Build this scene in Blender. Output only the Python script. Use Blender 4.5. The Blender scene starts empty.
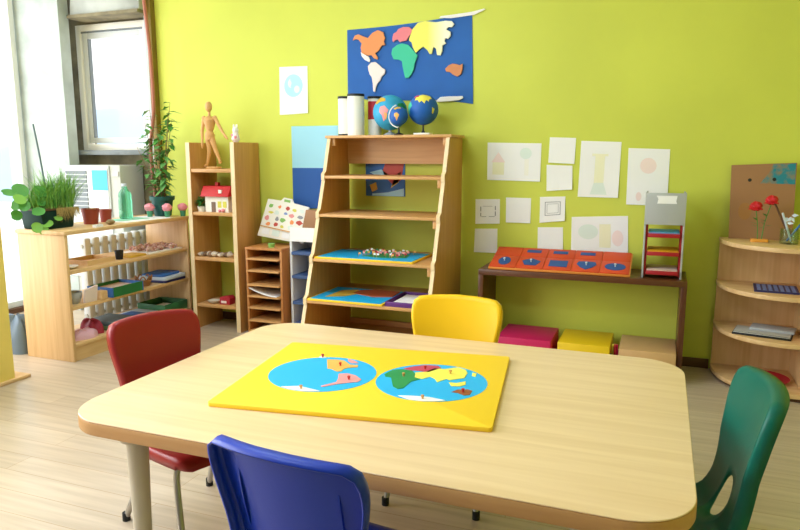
import bpy, bmesh, math, random
from mathutils import Vector, Matrix
random.seed(7)
PI = math.pi
SC = bpy.context.scene
COL = SC.collection

# ------------------------------------------------------------------ materials
def lin(c):
    r = []
    for v in c:
        v = v / 255.0
        r.append(v / 12.92 if v <= .04045 else ((v + .055) / 1.055) ** 2.4)
    return (r[0], r[1], r[2], 1)

def mat(name, c, rough=.5, metal=0.0, var=.0, scale=6.0, bump=0.0, trans=0.0, spec=.5):
    m = bpy.data.materials.new(name); m.use_nodes = True
    nt = m.node_tree; b = nt.nodes['Principled BSDF']
    b.inputs['Base Color'].default_value = lin(c)
    b.inputs['Roughness'].default_value = rough
    b.inputs['Metallic'].default_value = metal
    b.inputs['Specular IOR Level'].default_value = spec
    b.inputs['Transmission Weight'].default_value = trans
    tc = nt.nodes.new('ShaderNodeTexCoord')
    n = nt.nodes.new('ShaderNodeTexNoise'); n.inputs['Scale'].default_value = scale; n.inputs['Detail'].default_value = 4
    nt.links.new(tc.outputs['Object'], n.inputs['Vector'])
    if var > 0:
        r = nt.nodes.new('ShaderNodeValToRGB')
        r.color_ramp.elements[0].position = .3; r.color_ramp.elements[1].position = .7
        r.color_ramp.elements[0].color = lin([max(0, v * (1 - var)) for v in c])
        r.color_ramp.elements[1].color = lin([min(255, v * (1 + var * .6)) for v in c])
        nt.links.new(n.outputs['Fac'], r.inputs['Fac']); nt.links.new(r.outputs['Color'], b.inputs['Base Color'])
    if bump > 0:
        bp = nt.nodes.new('ShaderNodeBump'); bp.inputs['Strength'].default_value = bump; bp.inputs['Distance'].default_value = .01
        nt.links.new(n.outputs['Fac'], bp.inputs['Height']); nt.links.new(bp.outputs['Normal'], b.inputs['Normal'])
    return m

def wood(name, a, b_, axis='z', scale=1.0, rough=.45):
    m = bpy.data.materials.new(name); m.use_nodes = True
    nt = m.node_tree; b = nt.nodes['Principled BSDF']; b.inputs['Roughness'].default_value = rough
    tc = nt.nodes.new('ShaderNodeTexCoord'); mp = nt.nodes.new('ShaderNodeMapping')
    s = {'x': (1.2, 22, 22), 'y': (22, 1.2, 22), 'z': (22, 22, 1.2)}[axis]
    mp.inputs['Scale'].default_value = [v * scale for v in s]
    n = nt.nodes.new('ShaderNodeTexNoise'); n.inputs['Scale'].default_value = 1.6; n.inputs['Detail'].default_value = 6; n.inputs['Distortion'].default_value = .6
    r = nt.nodes.new('ShaderNodeValToRGB')
    r.color_ramp.elements[0].position = .32; r.color_ramp.elements[1].position = .68
    r.color_ramp.elements[0].color = lin(a); r.color_ramp.elements[1].color = lin(b_)
    nt.links.new(tc.outputs['Object'], mp.inputs['Vector']); nt.links.new(mp.outputs['Vector'], n.inputs['Vector'])
    nt.links.new(n.outputs['Fac'], r.inputs['Fac']); nt.links.new(r.outputs['Color'], b.inputs['Base Color'])
    return m

def floor_mat():
    m = bpy.data.materials.new('laminate_floor'); m.use_nodes = True
    nt = m.node_tree; b = nt.nodes['Principled BSDF']; b.inputs['Roughness'].default_value = .32
    tc = nt.nodes.new('ShaderNodeTexCoord'); mp = nt.nodes.new('ShaderNodeMapping')
    br = nt.nodes.new('ShaderNodeTexBrick'); br.offset = .37
    br.inputs['Scale'].default_value = 1; br.inputs['Brick Width'].default_value = 1.25; br.inputs['Row Height'].default_value = .125
    br.inputs['Mortar Size'].default_value = .0016; br.inputs['Mortar Smooth'].default_value = .3
    br.inputs['Color1'].default_value = lin((206, 188, 166)); br.inputs['Color2'].default_value = lin((195, 176, 154))
    br.inputs['Mortar'].default_value = lin((176, 146, 112))
    nt.links.new(tc.outputs['Object'], mp.inputs['Vector']); nt.links.new(mp.outputs['Vector'], br.inputs['Vector'])
    mp2 = nt.nodes.new('ShaderNodeMapping'); mp2.inputs['Scale'].default_value = (1.5, 26, 1)
    n = nt.nodes.new('ShaderNodeTexNoise'); n.inputs['Scale'].default_value = 1.3; n.inputs['Detail'].default_value = 5
    nt.links.new(tc.outputs['Object'], mp2.inputs['Vector']); nt.links.new(mp2.outputs['Vector'], n.inputs['Vector'])
    r = nt.nodes.new('ShaderNodeValToRGB'); r.color_ramp.elements[0].color = (.80, .78, .75, 1); r.color_ramp.elements[1].color = (1, 1, 1, 1)
    r.color_ramp.elements[0].position = .3; r.color_ramp.elements[1].position = .65
    mx = nt.nodes.new('ShaderNodeMix'); mx.data_type = 'RGBA'; mx.blend_type = 'MULTIPLY'; mx.inputs['Factor'].default_value = 1
    nt.links.new(n.outputs['Fac'], r.inputs['Fac']); nt.links.new(br.outputs['Color'], mx.inputs[6]); nt.links.new(r.outputs['Color'], mx.inputs[7])
    nt.links.new(mx.outputs[2], b.inputs['Base Color'])
    return m

def glass_mat(name='window_glass', tint=(1, 1, 1, 1), gloss=.012):
    m = bpy.data.materials.new(name); m.use_nodes = True
    nt = m.node_tree; nt.nodes.remove(nt.nodes['Principled BSDF'])
    o = nt.nodes['Material Output']; t = nt.nodes.new('ShaderNodeBsdfTransparent'); g = nt.nodes.new('ShaderNodeBsdfGlossy')
    t.inputs['Color'].default_value = tint; g.inputs['Roughness'].default_value = .03
    mx = nt.nodes.new('ShaderNodeMixShader'); mx.inputs['Fac'].default_value = gloss
    nt.links.new(t.outputs[0], mx.inputs[1]); nt.links.new(g.outputs[0], mx.inputs[2]); nt.links.new(mx.outputs[0], o.inputs['Surface'])
    return m

def emit(name, c, s):
    m = bpy.data.materials.new(name); m.use_nodes = True
    b = m.node_tree.nodes['Principled BSDF']; b.inputs['Emission Color'].default_value = lin(c); b.inputs['Emission Strength'].default_value = s
    return m

M = {}
M['wall'] = mat('lime_wall_paint', (211, 218, 88), .55, var=.03, scale=1.5, bump=.04, spec=.3)
M['yellow_wall'] = mat('yellow_wall_paint', (240, 214, 110), .6, var=.02)
M['white'] = mat('white_plaster', (238, 238, 232), .8, var=.02)
M['concrete'] = mat('pale_concrete', (184, 194, 190), .8, var=.10, scale=5, bump=.15)
M['front_paint'] = mat('brown_grey_paint', (112, 108, 112), .8)
M['sill_grey'] = mat('sill_grey', (132, 138, 140), .7, var=.1, scale=9)
M['canopy_grey'] = mat('canopy_grey', (176, 180, 174), .8, var=.12, scale=5, bump=.1)
M['dark_concrete'] = mat('grey_brown_concrete', (138, 128, 100), .85, var=.22, scale=7, bump=.25)
M['grey_paint'] = mat('grey_paint', (188, 192, 190), .6)
M['post'] = mat('olive_brown_post', (128, 104, 30), .6, var=.1)
M['base'] = mat('brown_baseboard', (92, 58, 34), .5, var=.1)
M['floor'] = floor_mat()
M['beech'] = wood('beech_upright_grain', (214, 172, 116), (228, 190, 136), 'z')
M['beech_y'] = wood('beech_depth_grain', (216, 174, 118), (230, 193, 140), 'y')
M['beech_x'] = wood('beech_lengthwise_grain', (216, 174, 118), (230, 193, 140), 'x')
M['edge'] = wood('pale_beech_edge', (232, 204, 156), (242, 218, 174), 'z')
M['tan'] = wood('tan_upright_grain', (190, 136, 72), (206, 152, 86), 'z')
M['tan_x'] = wood('tan_lengthwise_grain', (204, 152, 92), (218, 168, 108), 'x')
M['orange_wood'] = wood('orange_brown_grain', (186, 122, 62), (204, 140, 78), 'z')
M['table'] = wood('maple_table_laminate', (224, 190, 144), (236, 205, 163), 'x', .8, .32)
M['table_edge'] = wood('table_edge_band', (186, 136, 84), (196, 148, 94), 'x')
M['walnut'] = wood('reddish_walnut', (84, 46, 24), (106, 62, 34), 'x', 1, .35)
M['walnut_z'] = wood('reddish_walnut_upright', (82, 44, 22), (104, 60, 32), 'z', 1, .35)
M['leg'] = mat('cream_grey_metal', (196, 184, 162), .38)
M['steel'] = mat('brushed_steel', (172, 168, 162), .28, 1.0)
M['rubber'] = mat('black_rubber', (24, 24, 26), .7)
M['red_plastic'] = mat('red_plastic', (142, 30, 32), .38, bump=.02, scale=240, spec=.32)
M['blue_plastic'] = mat('blue_plastic', (14, 52, 168), .36, bump=.02, scale=240, spec=.32)
M['yellow_plastic'] = mat('yellow_plastic', (246, 196, 26), .38, bump=.02, scale=240, spec=.32)
M['green_plastic'] = mat('green_plastic', (0, 94, 78), .38, bump=.02, scale=240, spec=.32)
M['paper'] = mat('white_paper', (248, 247, 247), .85, var=.012, scale=3)
M['ocean'] = mat('ocean_blue_card', (34, 98, 178), .75, var=.06, scale=3)
M['poster_light'] = mat('light_blue_card', (164, 222, 240), .7)
M['poster_dark'] = mat('dark_blue_card', (38, 92, 170), .7)
def C_(k, c, rough=.55, **kw):
    M[k] = mat(k, c, rough, **kw); return M[k]
for k, c in dict(orange_felt=(232, 150, 96), white_felt=(244, 240, 236), pink_felt=(232, 132, 140), green_felt=(72, 196, 158), yellow_felt=(240, 234, 120),
                 brown_felt=(214, 140, 96), pale_pink=(240, 222, 216), board_yellow=(250, 206, 34), disc_blue=(12, 176, 236), piece_orange=(244, 178, 84),
                 piece_pink=(238, 152, 152), piece_green=(20, 142, 76), piece_red=(198, 62, 92), piece_yellow=(246, 230, 92), piece_brown=(150, 82, 40),
                 piece_white=(246, 246, 242), knob_red=(206, 52, 36), knob_wood=(214, 150, 84), globe_ocean=(44, 160, 206), globe_deep=(14, 92, 180), black=(22, 22, 24),
                 cream=(247, 244, 234), crimson=(176, 24, 44), can_red=(188, 30, 48), tray_orange=(214, 70, 28), inset_blue=(26, 78, 152), inset_rim=(238, 150, 66),
                 magenta=(206, 24, 92), box_yellow=(238, 198, 20), box_tan=(206, 164, 112), rack_grey=(176, 178, 178), rack_red=(170, 20, 32), sky_blue=(30, 160, 224),
                 tray_yellow=(240, 182, 20), tray_white=(238, 220, 208), cardboard=(164, 118, 80), teal_paint=(30, 128, 138), rose_red=(206, 22, 40), leaf=(74, 142, 56),
                 leaf_light=(122, 176, 70), leaf_ficus=(104, 162, 86), stem_brown=(128, 98, 58), soil=(92, 66, 44), dry_grass=(178, 152, 92), pot_green=(18, 84, 76), trough=(22, 52, 46),
                 terracotta=(150, 58, 38), stone=(152, 128, 92), sheet_green=(150, 216, 186), pom_pink=(240, 150, 164), pom_cup=(70, 150, 110), cane=(176, 106, 84),
                 manikin=(220, 168, 104), roof_red=(200, 30, 34), purple=(96, 40, 122), grey_card=(174, 178, 182), blue_shelf=(64, 92, 140), navy=(38, 40, 92),
                 laptop_grey=(196, 196, 190), plate_red=(168, 22, 36), vent_grey=(120, 128, 132), ac_white=(222, 226, 226), ac_grey=(200, 202, 194), sticker=(70, 180, 232),
                 cloth_blue=(52, 110, 186), cloth_white=(206, 218, 232), basket=(158, 108, 60), green_box=(34, 118, 62), green_tray=(56, 116, 72), maroon=(158, 36, 62),
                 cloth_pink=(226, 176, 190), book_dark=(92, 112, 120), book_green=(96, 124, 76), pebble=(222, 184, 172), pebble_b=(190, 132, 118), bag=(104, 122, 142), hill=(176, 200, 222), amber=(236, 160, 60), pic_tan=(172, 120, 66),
                 shell=(222, 208, 190), shell_b=(132, 104, 84), line_grey=(150, 150, 156), wash_yellow=(244, 241, 206), wash_green=(226, 238, 230), wash_pink=(248, 226, 222), wash_blue=(176, 222, 240),
                 pic_yellow=(222, 214, 84), pic_pink=(232, 152, 150), pic_blue=(128, 150, 206), pic_green=(134, 188, 92), pic_orange=(240, 150, 84), map_red=(196, 72, 56), map_gold=(214, 170, 60), terrain_brown=(180, 84, 50)).items():
    C_(k, c)
for k in ('orange_felt', 'white_felt', 'pink_felt', 'green_felt', 'yellow_felt', 'brown_felt', 'paper'):
    M[k].node_tree.nodes['Principled BSDF'].inputs['Roughness'].default_value = .9
M['trough'].node_tree.nodes['Principled BSDF'].inputs['Specular IOR Level'].default_value = .15
M['glass'] = glass_mat()
M['bottle'] = mat('green_clear_plastic', (120, 214, 170), .12, trans=.75)
M['jar'] = glass_mat('jar_glass', (.86, .93, .88, 1), .08)
M['lamp'] = emit('lamp_diffuser', (214, 236, 255), 17.5)

# ------------------------------------------------------------------ mesh helper
class MB:
    def __init__(s): s.bm = bmesh.new(); s.mi = 0
    def mark(s, faces):
        for f in faces: f.material_index = s.mi
    def face(s, vs):
        try:
            f = s.bm.faces.new(vs); f.material_index = s.mi; return f
        except ValueError: return None
    def verts(s, pts): return [s.bm.verts.new(p) for p in pts]
    def box(s, x0, x1, y0, y1, z0, z1, mtx=None):
        P = [(x0, y0, z0), (x1, y0, z0), (x1, y1, z0), (x0, y1, z0), (x0, y0, z1), (x1, y0, z1), (x1, y1, z1), (x0, y1, z1)]
        if mtx: P = [mtx @ Vector(p) for p in P]
        v = s.verts(P)
        for q in ((3, 2, 1, 0), (4, 5, 6, 7), (0, 1, 5, 4), (1, 2, 6, 5), (2, 3, 7, 6), (3, 0, 4, 7)): s.face([v[i] for i in q])
        return s
    def prism(s, pts, plane, a, b, mtx=None):
        def P(p, t):
            r = {'xy': (p[0], p[1], t), 'xz': (p[0], t, p[1]), 'yz': (t, p[0], p[1])}[plane]
            return mtx @ Vector(r) if mtx else r
        A = s.verts([P(p, a) for p in pts]); B = s.verts([P(p, b) for p in pts]); n = len(pts)
        s.face(A[::-1]); s.face(B)
        for i in range(n): s.face([A[i], A[(i + 1) % n], B[(i + 1) % n], B[i]])
        return s
    def lathe(s, prof, c=(0, 0, 0), n=24, mtx=None):
        rings = []
        for r, z in prof:
            if r < 1e-6: pts = [(c[0], c[1], c[2] + z)]
            else: pts = [(c[0] + r * math.cos(2 * PI * k / n), c[1] + r * math.sin(2 * PI * k / n), c[2] + z) for k in range(n)]
            if mtx: pts = [mtx @ Vector(p) for p in pts]
            rings.append(s.verts(pts))
        for A, B in zip(rings, rings[1:]):
            for k in range(n):
                a, b = A[k % len(A)], A[(k + 1) % n % len(A)]; c_, d = B[(k + 1) % n % len(B)], B[k % len(B)]
                if len(A) == 1 and len(B) == 1: continue
                if len(A) == 1: s.face([A[0], B[(k + 1) % n], B[k]])
                elif len(B) == 1: s.face([A[k], A[(k + 1) % n], B[0]])
                else: s.face([a, b, c_, d])
        if len(rings[0]) > 1: s.face(rings[0][::-1])
        if len(rings[-1]) > 1: s.face(rings[-1])
        return s
    def cyl(s, c, r, h, n=24, r2=None, mtx=None): return s.lathe([(r, 0), (r2 if r2 is not None else r, h)], c, n, mtx)
    def ball(s, c, r, n=16, m=10, sz=1.0, mtx=None):
        return s.lathe([(r * math.sin(PI * i / m), -r * sz * math.cos(PI * i / m)) for i in range(m + 1)], c, n, mtx)
    def tube(s, path, r, n=10, sub=0):
        P = [Vector(p) for p in path]
        R = list(r) if isinstance(r, (list, tuple)) else [r] * len(P)
        if sub:
            Q, RR = [], []
            for i in range(len(P) - 1):
                p0, p1, p2, p3 = P[max(0, i - 1)], P[i], P[i + 1], P[min(len(P) - 1, i + 2)]
                for k in range(sub):
                    t = k / sub
                    Q.append(.5 * ((2 * p1) + (-p0 + p2) * t + (2 * p0 - 5 * p1 + 4 * p2 - p3) * t * t + (-p0 + 3 * p1 - 3 * p2 + p3) * t ** 3))
                    RR.append(R[i] * (1 - t) + R[i + 1] * t)
            Q.append(P[-1]); RR.append(R[-1]); P, R = Q, RR
        rings = []; prev = None
        for i, p in enumerate(P):
            d = (P[min(i + 1, len(P) - 1)] - P[max(i - 1, 0)]).normalized()
            if prev is None:
                up = Vector((0, 0, 1)) if abs(d.z) < .9 else Vector((1, 0, 0))
                u = d.cross(up).normalized()
            else: u = (prev - d * prev.dot(d)).normalized()
            prev = u; w = d.cross(u)
            rings.append(s.verts([p + (u * math.cos(2 * PI * k / n) + w * math.sin(2 * PI * k / n)) * R[i] for k in range(n)]))
        for A, B in zip(rings, rings[1:]):
            for k in range(n): s.face([A[k], A[(k + 1) % n], B[(k + 1) % n], B[k]])
        s.face(rings[0][::-1]); s.face(rings[-1])
        return s
    def grid(s, fn, nu, nv):
        V = [[s.bm.verts.new(fn(i / nu, j / nv)) for j in range(nv + 1)] for i in range(nu + 1)]
        for i in range(nu):
            for j in range(nv): s.face([V[i][j], V[i + 1][j], V[i + 1][j + 1], V[i][j + 1]])
        return V
    def leafquad(s, base, d, up, L, W):
        base = Vector(base); d = Vector(d).normalized(); sd = d.cross(Vector(up)).normalized(); nn = sd.cross(d)
        a = base; b = base + d * L * .4 + sd * W / 2 + nn * L * .05; c = base + d * L - nn * L * .12; e = base + d * L * .4 - sd * W / 2 + nn * L * .05; mid = base + d * L * .45
        v = s.verts([a, b, c, e, mid]); s.face([v[0], v[1], v[4]]); s.face([v[1], v[2], v[4]]); s.face([v[2], v[3], v[4]]); s.face([v[3], v[0], v[4]])
    def done(s, name, m, parent=None, bevel=0, seg=2, smooth=True, loc=None, rotz=0, angle=38, solid=0, kind=None):
        bm = s.bm
        bmesh.ops.recalc_face_normals(bm, faces=bm.faces)
        if bevel > 0:
            ed = [e for e in bm.edges if len(e.link_faces) == 2 and e.calc_face_angle(0) > math.radians(32)]
            if ed: bmesh.ops.bevel(bm, geom=ed, offset=bevel, segments=seg, affect='EDGES', profile=.5, clamp_overlap=True)
        me = bpy.data.meshes.new(name); bm.to_mesh(me); bm.free()
        for f in me.polygons: f.use_smooth = smooth
        if smooth: me.set_sharp_from_angle(angle=math.radians(angle))
        for k in (m if isinstance(m, (list, tuple)) else [m]): me.materials.append(M[k] if isinstance(k, str) else k)
        o = bpy.data.objects.new(name, me); COL.objects.link(o)
        if parent: o.parent = parent
        if loc: o.location = loc
        o.rotation_euler.z = rotz
        if solid:
            md = o.modifiers.new('thickness', 'SOLIDIFY'); md.thickness = solid; md.offset = -1
        if kind: o['kind'] = kind
        return o

def tag(o, label, cat, group=None):
    o['label'] = label; o['category'] = cat
    if group: o['group'] = group
    return o
def thing(name, label, cat, loc=(0, 0, 0), rotz=0, group=None):
    o = bpy.data.objects.new(name, None); COL.objects.link(o); o.location = loc; o.rotation_euler.z = rotz; o.empty_display_size = .1
    return tag(o, label, cat, group)
def B(x0, x1, y0, y1, z0, z1): return MB().box(x0, x1, y0, y1, z0, z1)
def copy_tree(o, parent=None):
    c = o.copy(); COL.objects.link(c)
    if parent: c.parent = parent
    for ch in list(o.children): copy_tree(ch, c)
    return c
def circ(cx, cy, rx, ry=None, n=40, a0=0, a1=2 * PI):
    ry = ry if ry else rx
    return [(cx + rx * math.cos(a0 + (a1 - a0) * k / n), cy + ry * math.sin(a0 + (a1 - a0) * k / n)) for k in range(n if abs(a1 - a0 - 2 * PI) < 1e-6 else n + 1)]
def rrect(x0, x1, y0, y1, r, n=8):
    P = []
    for cx, cy, a in ((x1 - r, y1 - r, 0), (x0 + r, y1 - r, PI / 2), (x0 + r, y0 + r, PI), (x1 - r, y0 + r, 1.5 * PI)):
        for k in range(n + 1): P.append((cx + r * math.cos(a + PI / 2 * k / n), cy + r * math.sin(a + PI / 2 * k / n)))
    return P

# ------------------------------------------------------------------ the setting
def struct(o, label=None):
    o['kind'] = 'structure'
    if label: o['label'] = label
    return o
WY = 4.42
struct(B(-5.2, 2.0, -1.6, 4.75, -.1, 0).done('floor', 'floor', smooth=False))
struct(B(-3.76, 2.0, WY, WY + .14, 0, 3.05).done('wall_back', 'wall', smooth=False))
struct(B(1.9, 2.0, -1.6, WY, 0, 3.05).done('wall_right', 'wall', smooth=False))
struct(B(-5.2, 2.0, -1.7, -1.6, 0, 3.05).done('wall_front', 'front_paint', smooth=False))
struct(B(-5.2, 2.0, -1.6, 4.75, 3.05, 3.15).done('ceiling', 'white', smooth=False))
wl = MB()   # near left wall, ends before the low shelf; unseen window opening added for fill light
wl.box(-3.60, -3.45, 2.15, 2.70, 0, 3.05); wl.box(-3.60, -3.45, -1.6, -.9, 0, 3.05)
wl.box(-3.60, -3.45, -.9, 2.15, 0, .75); wl.box(-3.60, -3.45, -.9, 2.15, 2.55, 3.05)
struct(wl.done('wall_left', 'yellow_wall', smooth=False))
struct(B(-3.62, -3.43, 1.2, 2.79, 0, .02).done('trim_2', 'beech_y', bevel=.003))
struct(B(-.0 - 3.74, .33, WY - .012, WY, 0, .06).done('baseboard_back', 'base', bevel=.003))
struct(B(-3.80, -3.755, WY - .05, WY + .1, 0, 3.05).done('trim_1', 'post', bevel=.004))
struct(B(-3.86, -3.80, WY - .01, WY + .1, 0, 3.05).done('trim_3', 'grey_paint', bevel=.004))
# bay at the left: glazed side, concrete pier and window wall
struct(B(-5.2, -4.535, 4.22, 4.32, 0, 3.05).done('wall_pier', 'concrete', smooth=False))
ww = MB()
ww.box(-5.2, -3.80, 4.5, 4.62, 0, 1.30); ww.box(-5.2, -3.80, 4.5, 4.62, 2.36, 3.05); ww.box(-5.2, -4.63, 4.5, 4.62, 1.30, 2.36)
ww.box(-3.88, -3.80, 4.5, 4.62, 1.30, 2.36)
struct(ww.done('wall_window', 'dark_concrete', smooth=False))
def window(name, plane, a0, a1, z0, z1, d0, d1, fw, m='cream', bars=()):
    f = MB()
    def bx(u0, u1, w0, w1):
        if plane == 'x': f.box(u0, u1, d0, d1, w0, w1)
        else: f.box(d0, d1, u0, u1, w0, w1)
    bx(a0, a0 + fw, z0, z1); bx(a1 - fw, a1, z0, z1); bx(a0 + fw, a1 - fw, z0, z0 + fw); bx(a0 + fw, a1 - fw, z1 - fw, z1)
    for b in bars: bx(b - fw / 2, b + fw / 2, z0 + fw, z1 - fw)
    o = struct(f.done(name, m, bevel=.004))
    g = MB(); dm = (d0 + d1) / 2
    if plane == 'x': g.box(a0 + fw, a1 - fw, dm - .003, dm + .003, z0 + fw, z1 - fw)
    else: g.box(dm - .003, dm + .003, a0 + fw, a1 - fw, z0 + fw, z1 - fw)
    g.done('window_glass', 'glass', o, smooth=False)
    return o
w1 = window('window_1', 'x', -4.63, -3.88, 1.34, 2.36, 4.47, 4.55, .05)
f = MB(); sa = (-4.575, -3.935, 1.40, 2.295)
f.box(sa[0], sa[0] + .05, 4.485, 4.53, sa[2], sa[3]); f.box(sa[1] - .05, sa[1], 4.485, 4.53, sa[2], sa[3]); f.box(sa[0] + .05, sa[1] - .05, 4.485, 4.53, sa[2], sa[2] + .045); f.box(sa[0] + .05, sa[1] - .05, 4.485, 4.53, sa[3] - .045, sa[3])
g_ = MB(); g_.box(sa[0] + .05, sa[0] + .057, 4.49, 4.525, sa[2] + .045, sa[3] - .045); g_.box(sa[0] - .004, sa[1] + .004, 4.478, 4.486, sa[3], sa[3] + .012); g_.done('gasket', 'vent_grey', w1)
f.done('sash', 'ac_white', w1, bevel=.004)
struct(B(-4.78, -3.86, 4.36, 4.50, 1.30, 1.34).done('window_sill', 'sill_grey', bevel=.006))
window('window_2', 'y', 1.2, 4.20, .04, 2.95, -5.05, -4.99, .05, 'ac_white')
window('window_added', 'y', -.9, 2.15, .75, 2.55, -3.56, -3.50, .06, 'ac_white', (.62,))  # unseen window, added to let fill light in from the near left
struct(B(-5.15, -4.95, 1.2, 4.22, 0, .04).done('trim_4', 'base'))
v = MB(); v.prism([(-4.50 + .2 * (1 - math.cos(a * PI / 2 / 8)), 2.40 + .34 * math.sin(a * PI / 2 / 8)) for a in range(9)] + [(-3.80, 2.74), (-3.80, 2.40)], 'xz', 4.30, 4.50)
tag(v.done('window_canopy', 'canopy_grey', bevel=.008), 'pale grey concrete canopy with rounded end above the back window', 'canopy')
v = MB(); v.prism([(-4.51, 2.375), (-3.80, 2.375), (-3.80, 2.40), (-4.51, 2.40)], 'xz', 4.28, 4.50); struct(v.done('trim_5', 'dark_concrete'))
# hill outside
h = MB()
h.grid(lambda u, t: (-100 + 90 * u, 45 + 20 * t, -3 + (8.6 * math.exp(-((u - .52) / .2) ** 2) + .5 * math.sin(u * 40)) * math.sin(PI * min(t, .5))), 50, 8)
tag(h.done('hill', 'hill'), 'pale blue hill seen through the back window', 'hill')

# ------------------------------------------------------------------ table
tb = thing('table', 'large maple-topped activity table with rounded corners and round cream legs', 'table', (-.724, 1.91, 0))
TX, TY = .832, .585
t = MB(); t.prism(rrect(-TX, TX, -TY, TY, .15, 12), 'xy', .5765, .58); t.done('tabletop', 'table', tb, bevel=.0015, seg=1)
t = MB(); t.prism(rrect(-TX - .001, TX + .001, -TY - .001, TY + .001, .15, 12), 'xy', .538, .5765); e = t.done('edge_band', 'table_edge', tb, bevel=.004); e['label'] = 'tan edge band'
for sx in (-1, 1):
    for sy in (-1, 1):
        l = MB(); x, y = sx * (TX - .222), sy * (TY - .075)
        l.lathe([(.030, .53), (.030, .515), (.026, .30), (.022, .02), (.022, .012)], (x, y, 0), 24); l.cyl((x, y, .515), .045, .023, 24)
        lo = l.done('leg', 'leg', tb)
        MB().cyl((x, y, 0), .025, .014, 20).done('foot_cap', 'rubber', lo)

# ------------------------------------------------------------------ chairs
PROF = [(-.195, .300), (-.188, .322), (-.165, .336), (-.08, .332), (.03, .326), (.10, .328), (.145, .345), (.172, .385), (.19, .44), (.213, .54), (.236, .64), (.253, .708)]
def cr(P, t):
    n = len(P) - 1; t = min(max(t, 0), 1) * n; i = min(int(t), n - 1); t -= i
    p0, p1, p2, p3 = [Vector(P[max(0, min(n, k))]) for k in (i - 1, i, i + 1, i + 2)]
    return .5 * ((2 * p1) + (-p0 + p2) * t + (2 * p0 - 5 * p1 + 4 * p2 - p3) * t * t + (-p0 + 3 * p1 - 3 * p2 + p3) * t ** 3)
_d = [cr(PROF, i / 240) for i in range(241)]; _L = [0]
for a, b in zip(_d, _d[1:]): _L.append(_L[-1] + (b - a).length)
LEN = _L[-1]
def prof(t):
    if t > LEN:
        d = (_d[-1] - _d[-2]).normalized(); return _d[-1] + d * (t - LEN), d
    t = max(t, 0)
    lo, hi = 0, 240
    while hi - lo > 1:
        m = (lo + hi) // 2
        if _L[m] <= t: lo = m
        else: hi = m
    f = (t - _L[lo]) / (_L[hi] - _L[lo]); return _d[lo].lerp(_d[hi], f), (_d[hi] - _d[lo]).normalized()
def shell_pt(s_, t, push=0.0):
    p, d = prof(t); nrm = Vector((d.y, -d.x))             # points backward and down, away from the sitter
    k = max(0, min(1, (t - .36) / .2)); bend = (.9 * k) * s_ * s_ * 1.1 + .25 * (1 - k) * s_ * s_
    q = p - nrm * bend + nrm * push
    return Vector((s_, q.x, q.y))
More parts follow.
